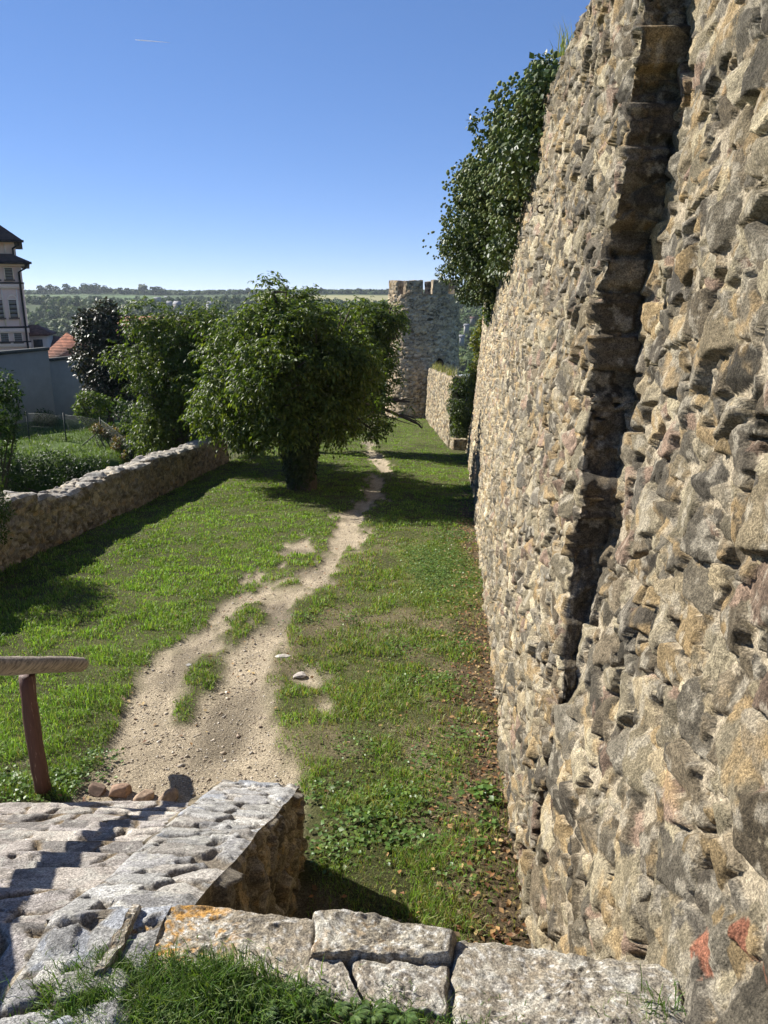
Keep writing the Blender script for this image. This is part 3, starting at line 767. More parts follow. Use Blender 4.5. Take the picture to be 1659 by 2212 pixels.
def cheek():
    root = thing('stair_cheek_wall', (-.9, 3.4, -3.9), 'sloping stone cheek wall topped with grey flat stones beside the stairs', 'wall')
    # sloping part: far end low, near end high
    a = dict(su=.30, sv=.17, relief=.024, pal=[(.36,.35,.33),(.43,.42,.40),(.32,.31,.30),(.39,.36,.32),(.34,.35,.37),(.47,.45,.41)], mortar=(.22, .185, .14), keep=.95, holes=.25, tilt=.07, flat=True, jit=.28)
    b = [(-1.17, 2.2, -4.0), (-.70, 2.2, -4.0), (-.575, 4.62, -4.1), (-1.14, 4.70, -4.1)]
    t = [(-1.17, 2.2, -2.10), (-.71, 2.2, -2.10), (-.59, 4.60, -3.26), (-1.13, 4.68, -3.26)]
    rubble_block('sloping_masonry', b, t, .011, M_STONE(), root, SIDE, a, 501, .014)
    b = [(-1.17, -.4, -3), (-.80, -.4, -3), (-.76, 2.24, -3), (-1.17, 2.24, -3)]
    t = [(-1.17, -.4, -1.98), (-.80, -.4, -1.98), (-.76, 2.24, -2.085), (-1.17, 2.24, -2.095)]
    rubble_block('upper_masonry', b, t, .011, M_STONE(), root, SIDE, dict(a, su=.26, sv=.17), 541, .014)
cheek()

def slab(name, pts, z, th, seed, parent, lichen=0, tilt=(0, 0), pal=(.34, .32, .29), dark=.0):
    """one flat, weathered stone: outline given as picture pixels on its own level, real thickness"""
    Q = np.array([atz(px, py, z) for px, py in pts]); n = len(Q)
    c = Q.mean(0); per = []
    for i in range(n):
        a, b = Q[i], Q[(i+1) % n]; L = np.linalg.norm(b-a); k = max(2, int(L/.012))
        tt = np.linspace(0, 1, k, endpoint=False)[:, None]; per.append(a*(1-tt)+b*tt)
    R = np.vstack(per); m = len(R)
    rr = np.concatenate([[0], np.cumsum(np.linalg.norm(np.diff(R, axis=0), axis=1))])
    nrm = unit(R-c); R = R+nrm*(.022*(fbm(rr*9, rr*0+seed, seed, 4)-.5)*2)[:, None]*np.array((1, 1, 0))
    nr = 36; rings = np.linspace(0, 1, nr)**.9
    V = []; 
    for f in rings: V.append(c*(1-f)+R*f)
    for d in (.25, .6, 1.0): V.append(R+nrm*np.array((1, 1, 0))*.006+np.array((0, 0, -th*d)))
    V = np.vstack(V); top = nr*m
    x, y = V[:, 0], V[:, 1]
    edge = np.concatenate([np.repeat(1-rings, m), np.zeros(3*m)])
    h = .020*(fbm(x*5, y*5, seed, 3)-.5)+.018*(ridge(x*19, y*23, seed+1, 4)-.6)+.010*(fbm(x*55, y*55, seed+9, 3)-.5)-.012*np.abs(vn(x*6+y*3, y*9, seed+2)-.5)*2
    h = h-.016*(1-sst(0, .06, edge))**2
    V[:, 2] += h+(x-c[0])*tilt[0]+(y-c[1])*tilt[1]
    V[top:, :2] += .01*(vn3(V[top:]*14, seed)-.5)[:, None]
    g = np.array(pal)[None]*np.array((.86,.80,.70))*(.65+.6*fbm(x*9, y*14, seed+3, 4))[:, None]
    sp = sst(.60, .72, fbm(x*75, y*75, seed+4, 2))[:, None]; g = g*(1-.65*sp)+np.array((.62, .60, .55))*.65*sp
    dk = sst(.60, .72, fbm(x*60, y*60, seed+5, 2))[:, None]; g = g*(1-.6*dk)+np.array((.10, .09, .08))*.6*dk
    ln = sst(.60, .70, fbm(x*12, y*14, seed+6, 3))[:, None]; g = g*(1-.45*ln)+np.array((.52, .50, .43))*.45*ln
    if lichen:
        q = ((x-c[0]+.17)/.26)**2+((y-c[1]-.03)/.2)**2
        o = (sst(.53, .66, .6*fbm(x*70, y*70, seed+7, 3)+.4*fbm(x*14, y*14, seed+17, 2))*np.clip(1.25-q, .05, .8)*lichen)[:, None]; g = g*(1-o)+np.array((.46, .235, .04))*o
    F = []
    for i in range(nr+2):
        a = i*m+np.arange(m); b = i*m+(np.arange(m)+1) % m
        F.append(np.stack([a, a+m, b+m, b], 1))
    o = mesh_np(name, V, [np.vstack(F)], mat_attr('lichen stone', .95, .2, 90, (.62, 1.4), .8, 130, .010, speck=150), parent, np.clip(g, .02, .8))
    return o
def parapet():
    root = thing('parapet_wall', (0, 2, -2.5), 'low parapet of large lichen-spotted coping slabs abutting the rampart', 'wall')
    y0, y1, zt = 1.70, 2.22, -2.135
    b = [(-.80, y0, -4.2), (1.0, y0, -4.2), (1.0, y1-.24, -4.2), (-.80, y1-.01, -4.2)]
    t = [(-.80, y0, zt), (1.0, y0, zt), (1.0, y1-.24, zt), (-.80, y1-.01, zt)]
    rubble_block('masonry', b, t, .02, M_STONE(), root, dict(SIDE, su=.3, sv=.2), dict(su=.3, sv=.2, relief=.012, pal=PAL_GREY, mortar=(.34, .30, .24), flat=True, holes=0), 601, .008)
    L = [slab('coping_slab', [(212,2092),(262,2020),(296,1950),(420,1950),(560,1968),(684,1984),(668,2070),(656,2140),(430,2122)], -2.075, .13, 11, root, 1.0, (.0, .02), (.36, .33, .28)),
         slab('coping_slab', [(686,1960),(800,1972),(905,1992),(984,2012),(980,2055),(920,2068),(780,2056),(672,2052)], -2.06, .14, 23, root, .25, (0, .0), (.31, .29, .25)),
         slab('coping_slab', [(668,2062),(738,2066),(762,2110),(785,2168),(648,2150)], -2.085, .13, 31, root, .0, (0, 0), (.38, .36, .33)),
         slab('coping_slab', [(752,2070),(830,2072),(965,2084),(962,2150),(965,2195),(800,2180),(772,2120)], -2.085, .13, 47, root, .1, (0, 0), (.33, .31, .28)),
         slab('coping_slab', [(990,2022),(1090,2030),(1230,2056),(1420,2084),(1470,2110),(1500,2260),(1240,2260),(972,2215)], -2.085, .14, 53, root, .1, (-.0, 0), (.36, .34, .30))]
    for o, lb in zip(L, ('large slab with orange lichen', 'long cracked slab', 'small triangular piece', 'broken lower piece', 'large grey slab against the rampart')): o['label'] = lb
    rim = slab('edge_stone', [(205,2092),(255,2012),(285,1945),(300,1950),(268,2028),(222,2096)], -2.04, .14, 61, root, .2, (0, 0), (.30, .28, .24))
parapet()

# ---- ground at the photographer's feet, with grass
gx_ = np.arange(-.86, 1.35, .02); gy_ = np.arange(-.4, 1.86, .02)
X, Y = [a.ravel() for a in np.meshgrid(gx_, gy_, indexing='ij')]
def top_z(x, y): return -2.11+.02*(fbm(x*4, y*4, 81, 3)-.5)*2+.05*(1-sst(.2, 1.4, y))+.03*np.exp(-((x+.45)/.35)**2)
Zt = top_z(X, Y)
e2 = fbm(X*9, Y*9, 83, 4)[:, None]
o = mesh_np('upper_ground', np.c_[X, Y, Zt], [gridf(len(gx_), len(gy_))], MATS['lawn soil'], None, np.array((.17, .135, .09))*(.5+e2), True)
tag(o, 'earth behind the parapet at the head of the stairs', 'ground', kind='structure')
def near_grass():
    P = []; Ls = []; Wd = []
    def clump_(px, py, r_, n_, L_):
        c = atz(px, py, -2.12); q = rng.normal(size=(n_, 2))*np.array((r_, r_*.6)); x = c[0]+q[:, 0]; y = c[1]+q[:, 1]
        P.append(np.c_[x, y, top_z(x, y)-.005]); Ls.append(L_*(.45+.8*rng.random(n_))); Wd.append(.0028+.002*rng.random(n_))
    for a in ((190,2135,.05,350,.08),(262,2112,.05,500,.085),(340,2125,.06,500,.075),(430,2140,.07,600,.07),(520,2160,.07,500,.06),(170,2180,.07,500,.085),(250,2150,.09,1200,.10),(330,2180,.10,900,.09),(420,2190,.10,800,.085),(480,2160,.07,600,.085),(200,2205,.07,600,.085),(300,2215,.14,1200,.10),(560,2200,.07,380,.06),(620,2190,.06,420,.085),(640,2205,.07,350,.07),(760,2210,.09,380,.05),(850,2212,.09,330,.05),(960,2215,.08,260,.05),(1340,2200,.05,60,.06),(1420,2195,.04,50,.12),(1040,2215,.08,120,.04)):
        clump_(*a)
    P = np.vstack(P); L = np.concatenate(Ls); W_ = np.concatenate(Wd); n = len(P)
    c = np.array([(.075,.145,.022),(.06,.12,.02),(.11,.17,.03),(.13,.17,.045)])[rng.integers(0, 4, n)]*(.6+.75*rng.random((n, 1)))
    o = blades('long_grass', P, L, W_, c, MATS['grass blade'], 1.0); tag(o, 'long grass sprouting behind the parapet slabs', 'grass', kind='stuff')
    # feathery rosettes
    k = 0
    V_, F_, C_ = [], [], []; nv = 0
    for px, py, s in ((470,2200,.05),(600,2180,.045),(660,2195,.055),(720,2200,.05),(800,2208,.05),(870,2210,.05),(560,2215,.055),(760,2212,.05),(380,2205,.05),(160,2205,.05)):
        c = atz(px, py, -2.12)
        for a in rng.random(9)*6.283:
            t = np.linspace(.15, 1, 12); r = s*(.7+.5*rng.random())
            spine = np.c_[np.cos(a)*t*r, np.sin(a)*t*r, .35*r*np.sin(t*2.4)]+np.array((c[0], c[1], top_z(c[0:1], c[1:2])[0]+.01))
            for sg in (-1, 1):
                d = unit(np.tile(np.array((np.cos(a)*.5-sg*np.sin(a), np.sin(a)*.5+sg*np.cos(a), .35)), (12, 1)))
                n_ = unit(np.tile(np.array((0, 0, 1.)), (12, 1))-d*d[:, 2:3])
                l = r*.26*np.sin(t*2.7)+.004
                v, f = leaf_arrays(spine, d, n_, l, l*.4); V_.append(v); F_.append(f+nv); nv += len(v); C_.append(leaf_cols(12, [(.085,.15,.04),(.11,.17,.04)], .3))
    o = mesh_np('feathery_weeds', np.vstack(V_), [np.vstack(F_)], MATS['weed leaf'], None, np.vstack(C_))
    tag(o, 'feathery low weeds among the grass behind the slabs', 'weeds', kind='stuff')
near_grass()

# ---- handrail
def handrail():
    base = np.array((-2.84, 5.55, -4.02))
    root = thing('stair_handrail', base, 'wooden stair handrail, weathered grey log on a flaking red-brown post', 'handrail')
    mb = MB(); zz = np.linspace(0, 1.11, 14); th = np.zeros((14, 3)); th[:, 2] = zz; th[:, 0] = -.02*np.sin(zz*2.5)
    mb.tube(base+th, (.066-.006*zz), 18, np.array((.5, .5, .5)), .06, 3)
    m, nt, b, out = new_mat('flaking red-brown paint')
    co = nd(nt, 'ShaderNodeTexCoord').outputs['Object']
    mp = nd(nt, 'ShaderNodeMapping'); mp.inputs['Scale'].default_value = (60, 60, 7); nt.links.new(co, mp.inputs[0])
    n = nd(nt, 'ShaderNodeTexNoise', Scale=1.0, Detail=5.0, Roughness=.6); nt.links.new(mp.outputs[0], n.inputs['Vector'])
    cr = nd(nt, 'ShaderNodeValToRGB'); nt.links.new(n.outputs['Fac'], cr.inputs[0])
    e = cr.color_ramp.elements; e[0].position = .30; e[0].color = (.05, .018, .012, 1); e[1].position = .63; e[1].color = (.085, .033, .021, 1)
    x = cr.color_ramp.elements.new(.70); x.color = (.30, .22, .16, 1)
    nt.links.new(cr.outputs[0], b.inputs['Base Color']); b.inputs['Roughness'].default_value = .7
    bp = nd(nt, 'ShaderNodeBump', Strength=.5, Distance=.01); nt.links.new(n.outputs['Fac'], bp.inputs['Height']); nt.links.new(bp.outputs[0], b.inputs['Normal'])
    mb.build('post', m, root, True)
    way = np.array([(-2.80, 6.50, -3.30), (-2.82, 5.55, -2.835), (-2.81, 5.1, -2.60), (-2.42, 2.6, -1.22), (-2.2, 1.0, -.37)])
    sl = np.concatenate([[0], np.cumsum(np.linalg.norm(np.diff(way, axis=0), axis=1))])
    s = np.concatenate([[0, .015, .05], np.linspace(.12, sl[-1], 44)])
    P = np.stack([np.interp(s, sl, way[:, i]) for i in range(3)], 1)
    for _ in range(2): P[4:-1] = (P[3:-2]+2*P[4:-1]+P[5:])/4
    P[:, 2] += .010*np.sin(s*2.1); mb = MB()
    R = np.concatenate([[.045, .058, .066], np.full(44, .07)])
    mb.tube(P, R, 20, np.array((.5, .5, .5)), .07, 8)
    m2, nt, b, out = new_mat('weathered grey log')
    co = nd(nt, 'ShaderNodeTexCoord').outputs['Object']
    mp = nd(nt, 'ShaderNodeMapping'); mp.inputs['Rotation'].default_value = (RAD(-22), 0, RAD(-15)); mp.inputs['Scale'].default_value = (55, 4, 55); nt.links.new(co, mp.inputs[0])
    n = nd(nt, 'ShaderNodeTexNoise', Scale=1.0, Detail=7.0, Roughness=.7); nt.links.new(mp.outputs[0], n.inputs['Vector'])
    cr = nd(nt, 'ShaderNodeValToRGB'); nt.links.new(n.outputs['Fac'], cr.inputs[0])
    e = cr.color_ramp.elements; e[0].position = .32; e[0].color = (.06, .045, .035, 1); e[1].position = .62; e[1].color = (.36, .30, .235, 1)
    nt.links.new(cr.outputs[0], b.inputs['Base Color']); b.inputs['Roughness'].default_value = .85
    bp = nd(nt, 'ShaderNodeBump', Strength=.8, Distance=.012); nt.links.new(n.outputs['Fac'], bp.inputs['Height']); nt.links.new(bp.outputs[0], b.inputs['Normal'])
    mb.build('rail', m2, root, True)
    mb = MB(); mb.tube(np.array([(-2.22, 1.1, -2.2), (-2.22, 1.1, -.44)]), .07, 14, np.array((.5, .5, .5)), .05, 5); mb.build('post', m, root, True)
handrail()

# ================================================================== garden wall along the lawn
def garden_wall():
    root = thing('garden_wall', (-6.5, 18, -5.2), 'low boundary wall of flat rubble stones along the shaded lawn edge', 'wall')
    st = dict(su=.30, sv=.13, relief=.06, pal=PAL_BROWN, mortar=(.22, .18, .13), keep=.85, holes=.6, tilt=.25)
    tp = dict(su=.42, sv=.30, relief=.085, pal=[(.36,.33,.28),(.42,.38,.32),(.30,.27,.23),(.45,.39,.30)], mortar=(.34, .28, .19), keep=.85, holes=.2, tilt=.14, flat=True)
    def h(y): return 1.16-.012*(y-12)
    seg = [(5.5, 9.0, .7), (9.0, 10.9, .35), (10.9, 12.2, .02), (12.2, 13.1, -.10), (13.1, 14.0, .0), (14.0, 14.7, -.14), (14.7, 15.9, -.22), (15.9, 17.2, -.15), (17.2, 18.6, -.08), (18.6, 20.2, -.12), (20.2, 22.2, -.05), (22.2, 24.6, -.08), (24.6, 28.0, -.03)]
    for k, (a, b, dz) in enumerate(seg):
        za, zb_ = zl(0, a)+h(a)+dz, zl(0, b)+h(b)+dz
        B = [(xl(a)-.62, a, zl(0, a)-2.2), (xl(a), a, zl(0, a)-.25), (xl(b), b, zl(0, b)-.25), (xl(b)-.62, b, zl(0, b)-2.2)]
        T = [(xl(a)-.60, a, za), (xl(a)-.05, a, za), (xl(b)-.05, b, zb_), (xl(b)-.60, b, zb_)]
        rubble_block('wall_stretch', B, T, .028 if b < 18 else .04, M_STONE(), root, st, tp, 700+k*23, .03)
garden_wall()

# ================================================================== tower
def tower():
    cx_, cy_ = 2.72, 54.5; R = 2.38; zb, zt = -8.7, .12
    root = thing('stone_tower', (cx_, cy_, zb), 'round grey-brown stone tower with battlements at the far end of the lawn', 'tower')
    nu, nv = 300, 190
    a, t = np.meshgrid(np.linspace(0, 2*np.pi, nu), np.linspace(0, 1, nv), indexing='ij'); a = a.ravel(); t = t.ravel(); z = zb+t*(zt-zb)
    H, col = rubble(a*R, z, 801, .36, .17, .07, pal=PAL_TOWER, keep=.8, holes=.6, mortar=(.36, .32, .26))
    ed = np.minimum(t, 1-t)*9; H = H*sst(0, .05, np.minimum(a, 2*np.pi-a)+.01)
    r = R+.14*(1-t)**1.5+.06*sst(.6, 0, t)+H*1.1
    rough = sst(.2, .0, np.abs(np.cos(a)+.9))*0
    P = np.c_[cx_+r*np.cos(a), cy_+r*np.sin(a), z]
    band = 1.3*(.86+.3*fbm(a*2, z*.9, 805, 3))[:, None]
    F_ = gridf(nu, nv)
    # arched doorway opening
    da = RAD(-90+24); dz0, dw, dh = -4.95, .62, .95
    u = (a-((da) % (2*np.pi)))*R; 
    inside = (np.abs(u) < dw/2)&(z > dz0)&((z < dz0+dh-dw/2)|(u**2+(z-(dz0+dh-dw/2))**2 < (dw/2)**2))
    F_ = F_[~inside[F_].all(1)]
    mesh_np('shaft', P, [F_], M_STONE_FAR(), root, col*band)
    # recess behind the opening
    mb = MB(); prof = [(-dw/2-.06, dz0-.1), (dw/2+.06, dz0-.1)]+[(math.cos(k)*(dw/2+.06), dz0+dh-dw/2+math.sin(k)*(dw/2+.06)) for k in np.linspace(0, math.pi, 9)]
    pv = []
    for rr in (R-.01, R-1.3):
        for u_, z_ in prof:
            aa = da+u_/R; pv.append((cx_+rr*math.cos(aa), cy_+rr*math.sin(aa), z_))
    m_ = len(prof); k = np.arange(m_)
    mb.add(pv, [np.stack([k, (k+1) % m_, (k+1) % m_+m_, k+m_], 1), np.stack([np.full(m_-2, m_), k[1:-1]+m_, k[2:]+m_], 1)], np.array((.10, .09, .075)))
    mb.build('doorway', mat_attr('distant stone'), root)
    # battlement floor
    mb = MB(); k = np.linspace(0, 2*np.pi, 40, endpoint=False)
    mb.add(np.vstack([np.c_[cx_+(R-.02)*np.cos(k), cy_+(R-.02)*np.sin(k), 0*k+zt-.01], [(cx_, cy_, zt-.01)]]), [np.stack([np.arange(40), (np.arange(40)+1) % 40, np.full(40, 40)], 1)], np.array((.25, .22, .18)))
    mb.build('battlement_floor', mat_attr('distant stone'), root)
    for k in range(8):
        c = RAD(-90-19+45*k); hw = RAD(14.4); hgt = .86+.06*(h2(k, 3, 4)-.5); th = .5
        nu, nv = 26, 18
        Vs, Fs, Cs = [], [], []; n = 0
        def pt(aa, rr, zz): return np.c_[cx_+rr*np.cos(aa), cy_+rr*np.sin(aa), zz]
        for face in range(5):
            s, t = [q.ravel() for q in np.meshgrid(np.linspace(0, 1, nu), np.linspace(0, 1, nv), indexing='ij')]
            H, col = rubble(s*1.3+k*3, t*.8+face*2, 820+k, .34, .18, .05, pal=PAL_TOWER, keep=.8, holes=.4, mortar=(.36, .32, .26))
            H = H*np.minimum(1, np.minimum(np.minimum(s, 1-s), np.minimum(t, 1-t))*9)
            if face == 0: q = pt(c-hw+2*hw*s, R+H, zt-.04+t*(hgt+.04))
            elif face == 1: q = pt(c+hw-2*hw*s, R-th-H, zt-.04+t*(hgt+.04))
            elif face == 2: q = pt(c+hw+0*s, R-th*s, zt-.04+t*(hgt+.04))
            elif face == 3: q = pt(c-hw+0*s, R-th+th*s, zt-.04+t*(hgt+.04))
            else: q = pt(c-hw+2*hw*s, R-th*t, zt+hgt+H*.6)
            q = q+(np.stack([vn3(q*3, 5), vn3(q*3, 6), vn3(q*3, 8)], 1)-.5)*.10
            Vs.append(q); Fs.append(gridf(nu, nv, n)); Cs.append(col); n += len(q)
        mesh_np('merlon', np.vstack(Vs), [np.vstack(Fs)], M_STONE_FAR(), root, np.vstack(Cs))
tower()
# ---- lower curtain wall running to the tower
def low_curtain():
    st = dict(su=.32, sv=.17, relief=.05, pal=PAL_WALL, keep=.8, holes=.5)
    y0, y1 = 33.6, 51.8
    b = [(2.82, y0, zl(0, y0)-.3), (3.55, y0, zl(0, y0)-.3), (3.55, y1, zl(0, y1)-.3), (2.82, y1, zl(0, y1)-.3)]
    t = [(3.00, y0, -3.42), (3.5, y0, -3.45), (3.5, y1, -4.62), (2.95, y1, -4.62)]
    o = rubble_block('curtain_wall', b, t, .055, M_STONE_FAR(), None, st, None, 901, .05)
    tag(o, 'long sunlit lower wall running from the round tower toward the rampart', 'wall')
    # dry plants on its top
    g = thing('wall_top_weeds', (3.2, 44, -4), 'dry straw-coloured weeds growing on top of the lower wall', 'plant')
    n = 1500; y = 36+15*rng.random(n); x = 3.0+.5*rng.random(n); k = vn(y*1.1, y*0, 3) > .45; x, y = x[k], y[k]; n = len(x)
    z = np.interp(y, [y0, y1], [-3.42, -4.62])
    c = np.array([(.22,.19,.08),(.14,.16,.05),(.30,.25,.13)])[rng.integers(0, 3, n)]*(.6+.8*rng.random((n, 1)))
    blades('stems', np.c_[x, y, z-.05], .18+.5*rng.random(n)**2, np.full(n, .02), c, MATS['grass blade'], .6, parent=g)
low_curtain()

# ================================================================== trees and shrubs
LEAF = lambda: mat_leaf('tree leaf', .5, .25, .36, (1.35, 1.5, .45))
DARKLEAF = lambda: mat_leaf('dark leaf', .5, .3, .15, (1.2, 1.2, .6))
BARK = lambda: mat_attr('bark', .95, .15, 25, (.6, 1.35), .6, 40, .02)
WAL = [(.086,.122,.025),(.066,.098,.022),(.113,.145,.03),(.052,.082,.02),(.145,.168,.04)]
IVY = [(.030,.052,.014),(.040,.062,.017),(.024,.042,.013),(.055,.075,.02)]
def lob(px, py, Y, rx, rz, ry=None):
    """ellipsoid from a picture position at depth Y; radii given in picture pixels"""
    c = at(px, py, Y); d = (Y*CT-c[2]*ST)/F
    return (c[0], c[1], c[2], rx*d, (ry if ry else (rx+rz)/2)*d, rz*d)
def walnut(label, base, fork_h, r0, lobes, ntip, seed, ivy=None, pal=WAL, L=.112, gap=.40, group='walnut trees'):
    r = np.random.default_rng(seed)
    root = thing('walnut_tree', base, label, 'tree', group)
    b = np.array(base, float); fork = b+np.array((0, 0, fork_h))
    mb = MB(); k = np.linspace(0, 1, 10)[:, None]
    P = b-np.array((0, 0, .3))+(fork-b+np.array((0, 0, .3)))*k+np.sin(k*5)*np.array((.06, .04, 0))
    mb.tube(P, np.linspace(r0*1.25, r0*.8, 10), 12, np.array((.11, .09, .07)), .12, seed)
    limbs(mb, b, fork, lobes, r0, np.array((.095, .08, .065)), r)
    mb.build('trunk', BARK(), root, True)
    compound('crown', clusters(lobes, 15, r), ntip, pal, LEAF(), root, L=L, gap=.30, r=r)
    if ivy:
        rr, hh, nn = ivy
        a = r.random(nn)*6.283; t = r.random(nn); rad = (rr*(.55+.75*t**1.2))*(.85+.3*r.random(nn))
        P = b+np.c_[np.cos(a)*rad, np.sin(a)*rad, t*hh-.05]
        q = np.c_[np.cos(a), np.sin(a), 0*a]
        d = unit(np.array((0, 0, -1.))+q*.35+r.normal(size=(nn, 3))*.35); n_ = unit(q+r.normal(size=(nn, 3))*.4); n_ = unit(n_-d*(n_*d).sum(1, keepdims=True))
        LL = .07+.06*r.random(nn); V, f = leaf_arrays(P, d, n_, LL, LL*.85)
        mesh_np('ivy_cover', V, [f], DARKLEAF(), root, leaf_cols(nn, IVY, .4, r))
    return root
Y0 = 21.7
b0 = at(650, 1055, Y0); b0[2] = zl(0, Y0)
L1 = [lob(592,640,Y0,34,45,60), lob(565,705,Y0,70,62), lob(640,720,Y0-.5,75,62), lob(500,760,Y0+.3,70,70), lob(590,800,Y0-1.6,85,80), lob(690,790,Y0-.6,85,85),
      lob(752,800,Y0,54,82), lob(740,720,Y0+.8,65,60), lob(520,860,Y0-.6,75,65), lob(620,880,Y0-1.8,80,60), lob(730,890,Y0-.5,75,52), lob(775,878,Y0+.4,36,48), lob(470,880,Y0+.4,50,55), lob(560,930,Y0,60,38), lob(670,850,Y0+2.4,150,110,60), lob(560,790,Y0+2.4,110,90,60)]
walnut('broad walnut tree on the lawn, its trunk wrapped in dark ivy', b0, 1.75, .36, L1, 4100, 11, (.58, 2.9, 8000))
Y1 = 27.0
b1 = np.array((xl(Y1)-1.5, Y1, garden_z(np.array([-8.]), np.array([Y1]))[0]))
L2 = [lob(330,800,Y1,62,80), lob(400,740,Y1,70,60), lob(340,700,Y1,45,36), lob(428,690,Y1,22,40), lob(470,720,Y1+.5,50,55), lob(430,820,Y1-.4,80,80), lob(350,880,Y1,60,60), lob(420,920,Y1-.3,60,45), lob(330,950,Y1-.8,22,30), lob(480,860,Y1+.6,60,70), lob(300,770,Y1,36,40), lob(345,940,Y1,40,35), lob(410,800,Y1+2,110,110,50)]
walnut('spreading walnut tree rooted behind the garden wall', b1, 2.2, .2, L2, 3100, 12, gap=.41)
Y2 = 31.5
b2 = np.array((at(655, 980, Y2)[0], Y2, zl(0, Y2)))
L3 = [lob(700,700,Y2,60,45), lob(770,690,Y2,70,50), lob(802,700,Y2,32,48), lob(790,760,Y2+.5,80,70), lob(808,760,Y2-.3,22,48), lob(740,760,Y2,70,70), lob(780,835,Y2,50,50), lob(640,670,Y2+.5,50,40), lob(760,930,Y2-.2,60,22), lob(800,925,Y2-.3,22,22), lob(842,680,Y2,14,22), lob(884,868,Y2,14,12), lob(905,917,Y2-.4,9,6), lob(872,702,Y2,9,8)]
walnut('second walnut tree, half hidden behind the ivy-trunked one and overlapping the tower', b2, 2.4, .26, L3, 2500, 13, L=.13, gap=.41)

def shrub(name, label, cat, lobes, n, L, pal, base=None, mat=None, aspect=.5, group=None, droop=.25, stems=6, gap=.36, gs=.6, seed=1, shell=.35, part='foliage'):
    r = np.random.default_rng(seed); A = np.array(lobes); 
    if base is None:
        base = np.array((A[:, 0].mean(), A[:, 1].mean(), (A[:, 2]-A[:, 5]).min()))
    root = thing(name, base, label, cat, group)
    foliage(part, lobes, n, L, pal, mat or LEAF(), root, droop, shell, aspect, gap, gs, r)
    if stems:
        mb = MB(); 
        for i in range(stems):
            lb = A[r.integers(len(A))]; e = lb[:3]+unit(r.normal(size=3))*lb[3:6]*.7; k = np.linspace(0, 1, 6)[:, None]
            mb.tube(base*(1-k)+e*k+np.sin(k*3.14)*r.normal(size=3)*.12, np.linspace(.045, .01, 6)*(1+.5*(len(A) > 5)), 5, np.array((.08, .065, .05)))
        mb.build('stems', BARK(), root)
    return root
# dark copper-leaved tree
Yc = 40.
Lc = [lob(232,672,Yc,34,28), lob(215,715,Yc,55,50), lob(262,720,Yc,48,52), lob(195,775,Yc,42,55), lob(245,790,Yc-.5,62,70), lob(285,770,Yc,30,55), lob(230,850,Yc,55,45), lob(185,690,Yc,20,25), lob(290,830,Yc,30,50)]
bc = at(238, 905, Yc); bc[2] = ground_z(bc[:1], bc[1:2])[0]
root = thing('copper_leaved_tree', bc, 'dense dark purple-brown tree before the plain grey garden wall', 'tree')
r_ = np.random.default_rng(5); mb = MB(); fk = bc+np.array((0, 0, 2.4))
mb.tube(np.array([bc-(0, 0, .3), bc+(0, 0, 1.2), fk]), [.22, .18, .15], 8, np.array((.07, .055, .05))); limbs(mb, bc, fk, Lc, .2, np.array((.07, .055, .05)), r_)
mb.build('trunk', BARK(), root, True)
foliage('crown', Lc, 11500, .19, [(.034,.034,.020),(.048,.042,.024),(.030,.040,.018),(.058,.050,.028),(.032,.046,.018)], DARKLEAF(), root, .4, .35, .6, .36, .8, r_)
# yellow-green and dark shrubs below it
shrub('yellow_green_shrub', 'sunlit yellow-green shrub at the foot of the dark purple-brown tree', 'shrub', [lob(190,862,36,26,18), lob(176,885,36,18,18), lob(215,872,36,28,20), lob(200,900,36,30,18)], 2600, .13, [(.10,.14,.03),(.13,.16,.035),(.07,.11,.025)], seed=21)
shrub('dark_shrub', 'dark green thicket between the purple-brown tree and the walnut behind the wall', 'shrub', [lob(255,895,35,40,32), lob(285,930,34,32,40), lob(240,930,34.5,30,30), lob(300,970,31,34,34), lob(275,985,31.5,30,24), lob(320,900,36,30,34)], 5200, .14, [(.035,.06,.018),(.05,.075,.02),(.028,.05,.016)], seed=22)
shrub('withered_creeper', 'withered rust-brown creeper hanging over the wire fence', 'creeper', [lob(215,925,32.6,22,12), lob(240,935,32.4,22,14), lob(258,960,31.4,18,22), lob(268,990,30.6,14,20)], 1700, .11, [(.15,.085,.045),(.19,.115,.06),(.10,.075,.035),(.08,.085,.03)], seed=23)
shrub('round_bush', 'small dark round bush against the plain grey garden wall', 'shrub', [lob(98,905,40,24,22), lob(85,915,40,18,14), lob(112,912,40,18,16)], 1500, .13, [(.035,.065,.018),(.05,.085,.022)], seed=24)
Lb = [lob(10,830,25,22,40), lob(22,850,25,26,26), lob(8,890,25,30,50), lob(30,880,25,22,30), lob(-40,860,25,50,80), lob(10,930,25,26,36), lob(12,960,25,24,40), lob(-20,1000,25,40,50)]
shrub('small_garden_tree', 'dark tree beyond the garden wall, before the plain grey wall', 'tree', Lb, 3200, .13, [(.03,.055,.016),(.045,.075,.02),(.06,.09,.025)], base=np.array((at(0, 1000, 25)[0]-.4, 25, -7.6)), seed=25, part='crown')
shrub('wall_bush', 'leafy creeper bush spilling over the near stretch of garden wall', 'shrub', [lob(8,1105,11.8,20,26), lob(-28,1092,12,44,58), lob(-62,1060,12.1,60,85), lob(4,1150,11.5,14,30), lob(-95,1085,11.4,75,95), lob(-70,1040,12.6,60,80)], 9000, .055, [(.06,.09,.025),(.08,.11,.03),(.045,.07,.02)], seed=26, stems=0)
shrub('corner_bush', 'dark bushes crowding the end of the garden wall beside the walnut trunk', 'shrub', [lob(515,950,29.5,30,26), lob(548,960,28.6,30,22), lob(490,915,30.5,30,24), lob(565,920,30,40,34)], 3600, .12, [(.045,.07,.02),(.06,.09,.025),(.035,.055,.016)], seed=27)
